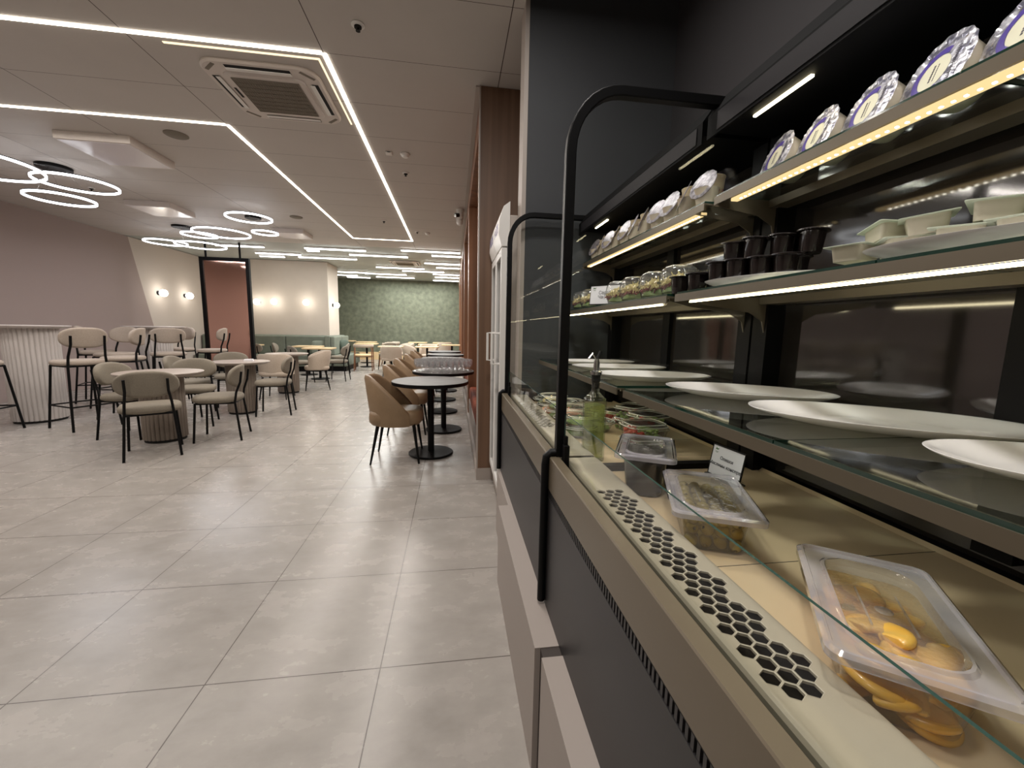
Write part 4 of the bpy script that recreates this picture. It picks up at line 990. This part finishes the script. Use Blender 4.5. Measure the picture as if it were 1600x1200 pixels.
# deck salads of the far case: ribbed boxes and round packs
def ribbed(w_, d_, h_, name, label, loc, rz, cont):
    t = thing(name, label, 'salad box', loc, rz)
    n = 64; o = sup(w_, d_, 4.5, n); ob = [(x*(.93 if k % 2 else .95), y*(.93 if k % 2 else .95)) for k, (x, y) in enumerate(o)]
    MB().loft([[(x*.88, y*.88) for x, y in ob], ob, o, [(x*1.04, y*1.04) for x, y in o]], [0, h_*.9, h_, h_], cap1=False).build('box', M_clear, t, ang=30)
    MB().loft([[(x*1.04, y*1.04) for x, y in o], o, [(x*.95, y*.95) for x, y in o], [(x*.88, y*.88) for x, y in o], [(x*.84, y*.84) for x, y in o]], [h_+.001, h_+.003, h_+.010, h_+.012, h_+.009], cap0=False).build('lid', M_dome, t, ang=30)
    rm = MB()
    for k_, zz in ((1.03, h_+.003), (.93, h_+.0125)): rm.tube([(x*k_, y*k_, zz) for x, y in o], .0014, 6, closed=True)
    rm.build('rim', M_rimglint, t)
    for i, (nm, mm) in enumerate(cont):
        b = MB(); rnd = random.Random(i+int(loc[1]*100))
        for _ in range(26):
            x, y, z = rnd.uniform(-.38, .38)*w_, rnd.uniform(-.38, .38)*d_, rnd.uniform(.1, .75)*h_
            if i == 0: x = -abs(x)
            elif i == 1: x = abs(x)
            r_ = rnd.uniform(.006, .012)
            b.rings([[(x+r_*math.sin(PI*j/5)*math.cos(2*PI*k/7), y+r_*math.sin(PI*j/5)*math.sin(2*PI*k/7), z+r_*.7*math.cos(PI*j/5)) for k in range(7)] for j in range(1, 5)])
        q = b.build(nm, mm, t); q['kind'] = 'stuff'
    return t
C1 = [('tomato_pieces', M_tomato), ('greens', M_lettuce)]; C2 = [('greens', M_lettuce), ('ham_pieces', M_ham)]
for i, (x, y, z, c_, lb) in enumerate(((.69, 1.36, .8325, C1, 'ribbed clear salad box with red and green filling, lower of the right stack'), (.69, 1.37, .8855, C1, 'ribbed clear salad box on top of the right stack'),
    (.79, 1.53, .8325, C2, 'ribbed clear salad box behind the right stack, lower'), (.79, 1.53, .8855, C1, 'ribbed clear salad box behind the right stack, upper'),
    (.80, 1.70, .8325, C2, 'ribbed clear salad box third along the deck, lower'), (.80, 1.70, .8855, C2, 'ribbed clear salad box third along the deck, upper'), (.80, 1.87, .8325, C1, 'ribbed clear salad box fourth along the deck'))):
    ribbed(.15, .125, .042, 'salad_box', lb, (x, y, z), .12*i, c_)
def roundpack(label, loc, mm):
    t = thing('round_salad_pack', label, 'salad pack', loc)
    MB().lathe([(.055, 0), (.058, .002), (.072, .035), (.080, .036), (.080, .038)], 40, cap1=False).build('bowl', M_clear, t, ang=40)
    MB().lathe([(.081, .0385), (.078, .042), (.070, .044), (.066, .041), (.05, .040), (.045, .043), (.04, .040), (.001, .040)], 40, cap0=False).build('lid', M_dome, t, ang=40)
    rm = MB()
    for r_ in (.080, .069): rm.tube([(r_*math.cos(2*PI*k/40), r_*math.sin(2*PI*k/40), .0415 if r_ > .075 else .0455) for k in range(40)], .0016, 6, closed=True)
    rm.build('rim', M_rimglint, t)
    q = blob(.058, .032, 20, .2, int(loc[1]*50)).build('salad', mm, t, loc=(0, 0, .004)); q['kind'] = 'stuff'
for i, (x, y, mm, lb) in enumerate(((.52, 1.60, M_lettuce, 'round clear pack of green salad nearest the oil bottle'), (.535, 1.77, M_salmon, 'round clear pack with salmon slices'), (.53, 1.94, M_lettuce, 'round clear pack of green salad, third along the deck'),
                                   (.53, 2.11, M_cheese, 'round clear pack of pale salad, fourth along the deck'), (.54, 2.28, M_lettuce, 'round clear pack of green salad at the far end'))):
    roundpack(lb, (x, y, .8325), mm)
    if i < 4: roundpack(lb.replace('round clear pack', 'upper round clear pack stacked'), (x+.003, y, .8775), mm)
for i, (x, y, mm, lb) in enumerate(((.60, 1.69, M_lettuce, 'round clear salad pack wedged behind the front row, nearer'), (.615, 1.86, M_cheese, 'round clear salad pack wedged behind the front row, middle'), (.62, 2.03, M_lettuce, 'round clear salad pack wedged behind the front row, further'), (.63, 2.2, M_salmon, 'round clear pack of salmon behind the front row, furthest'))):
    roundpack(lb, (x+.03, y, .8325), mm)
# salmon fillet pieces on the deck
b = blob(.05, .035, 22, .1, 4); o = b.build('fish_fillet', M_salmon, sub=1); tag(o, 'orange pink fish fillet lying beside the vent holes', 'fish', loc=(.492, 2.02, .8335), rz=.4); o.scale = (.6, 1.5, 1)
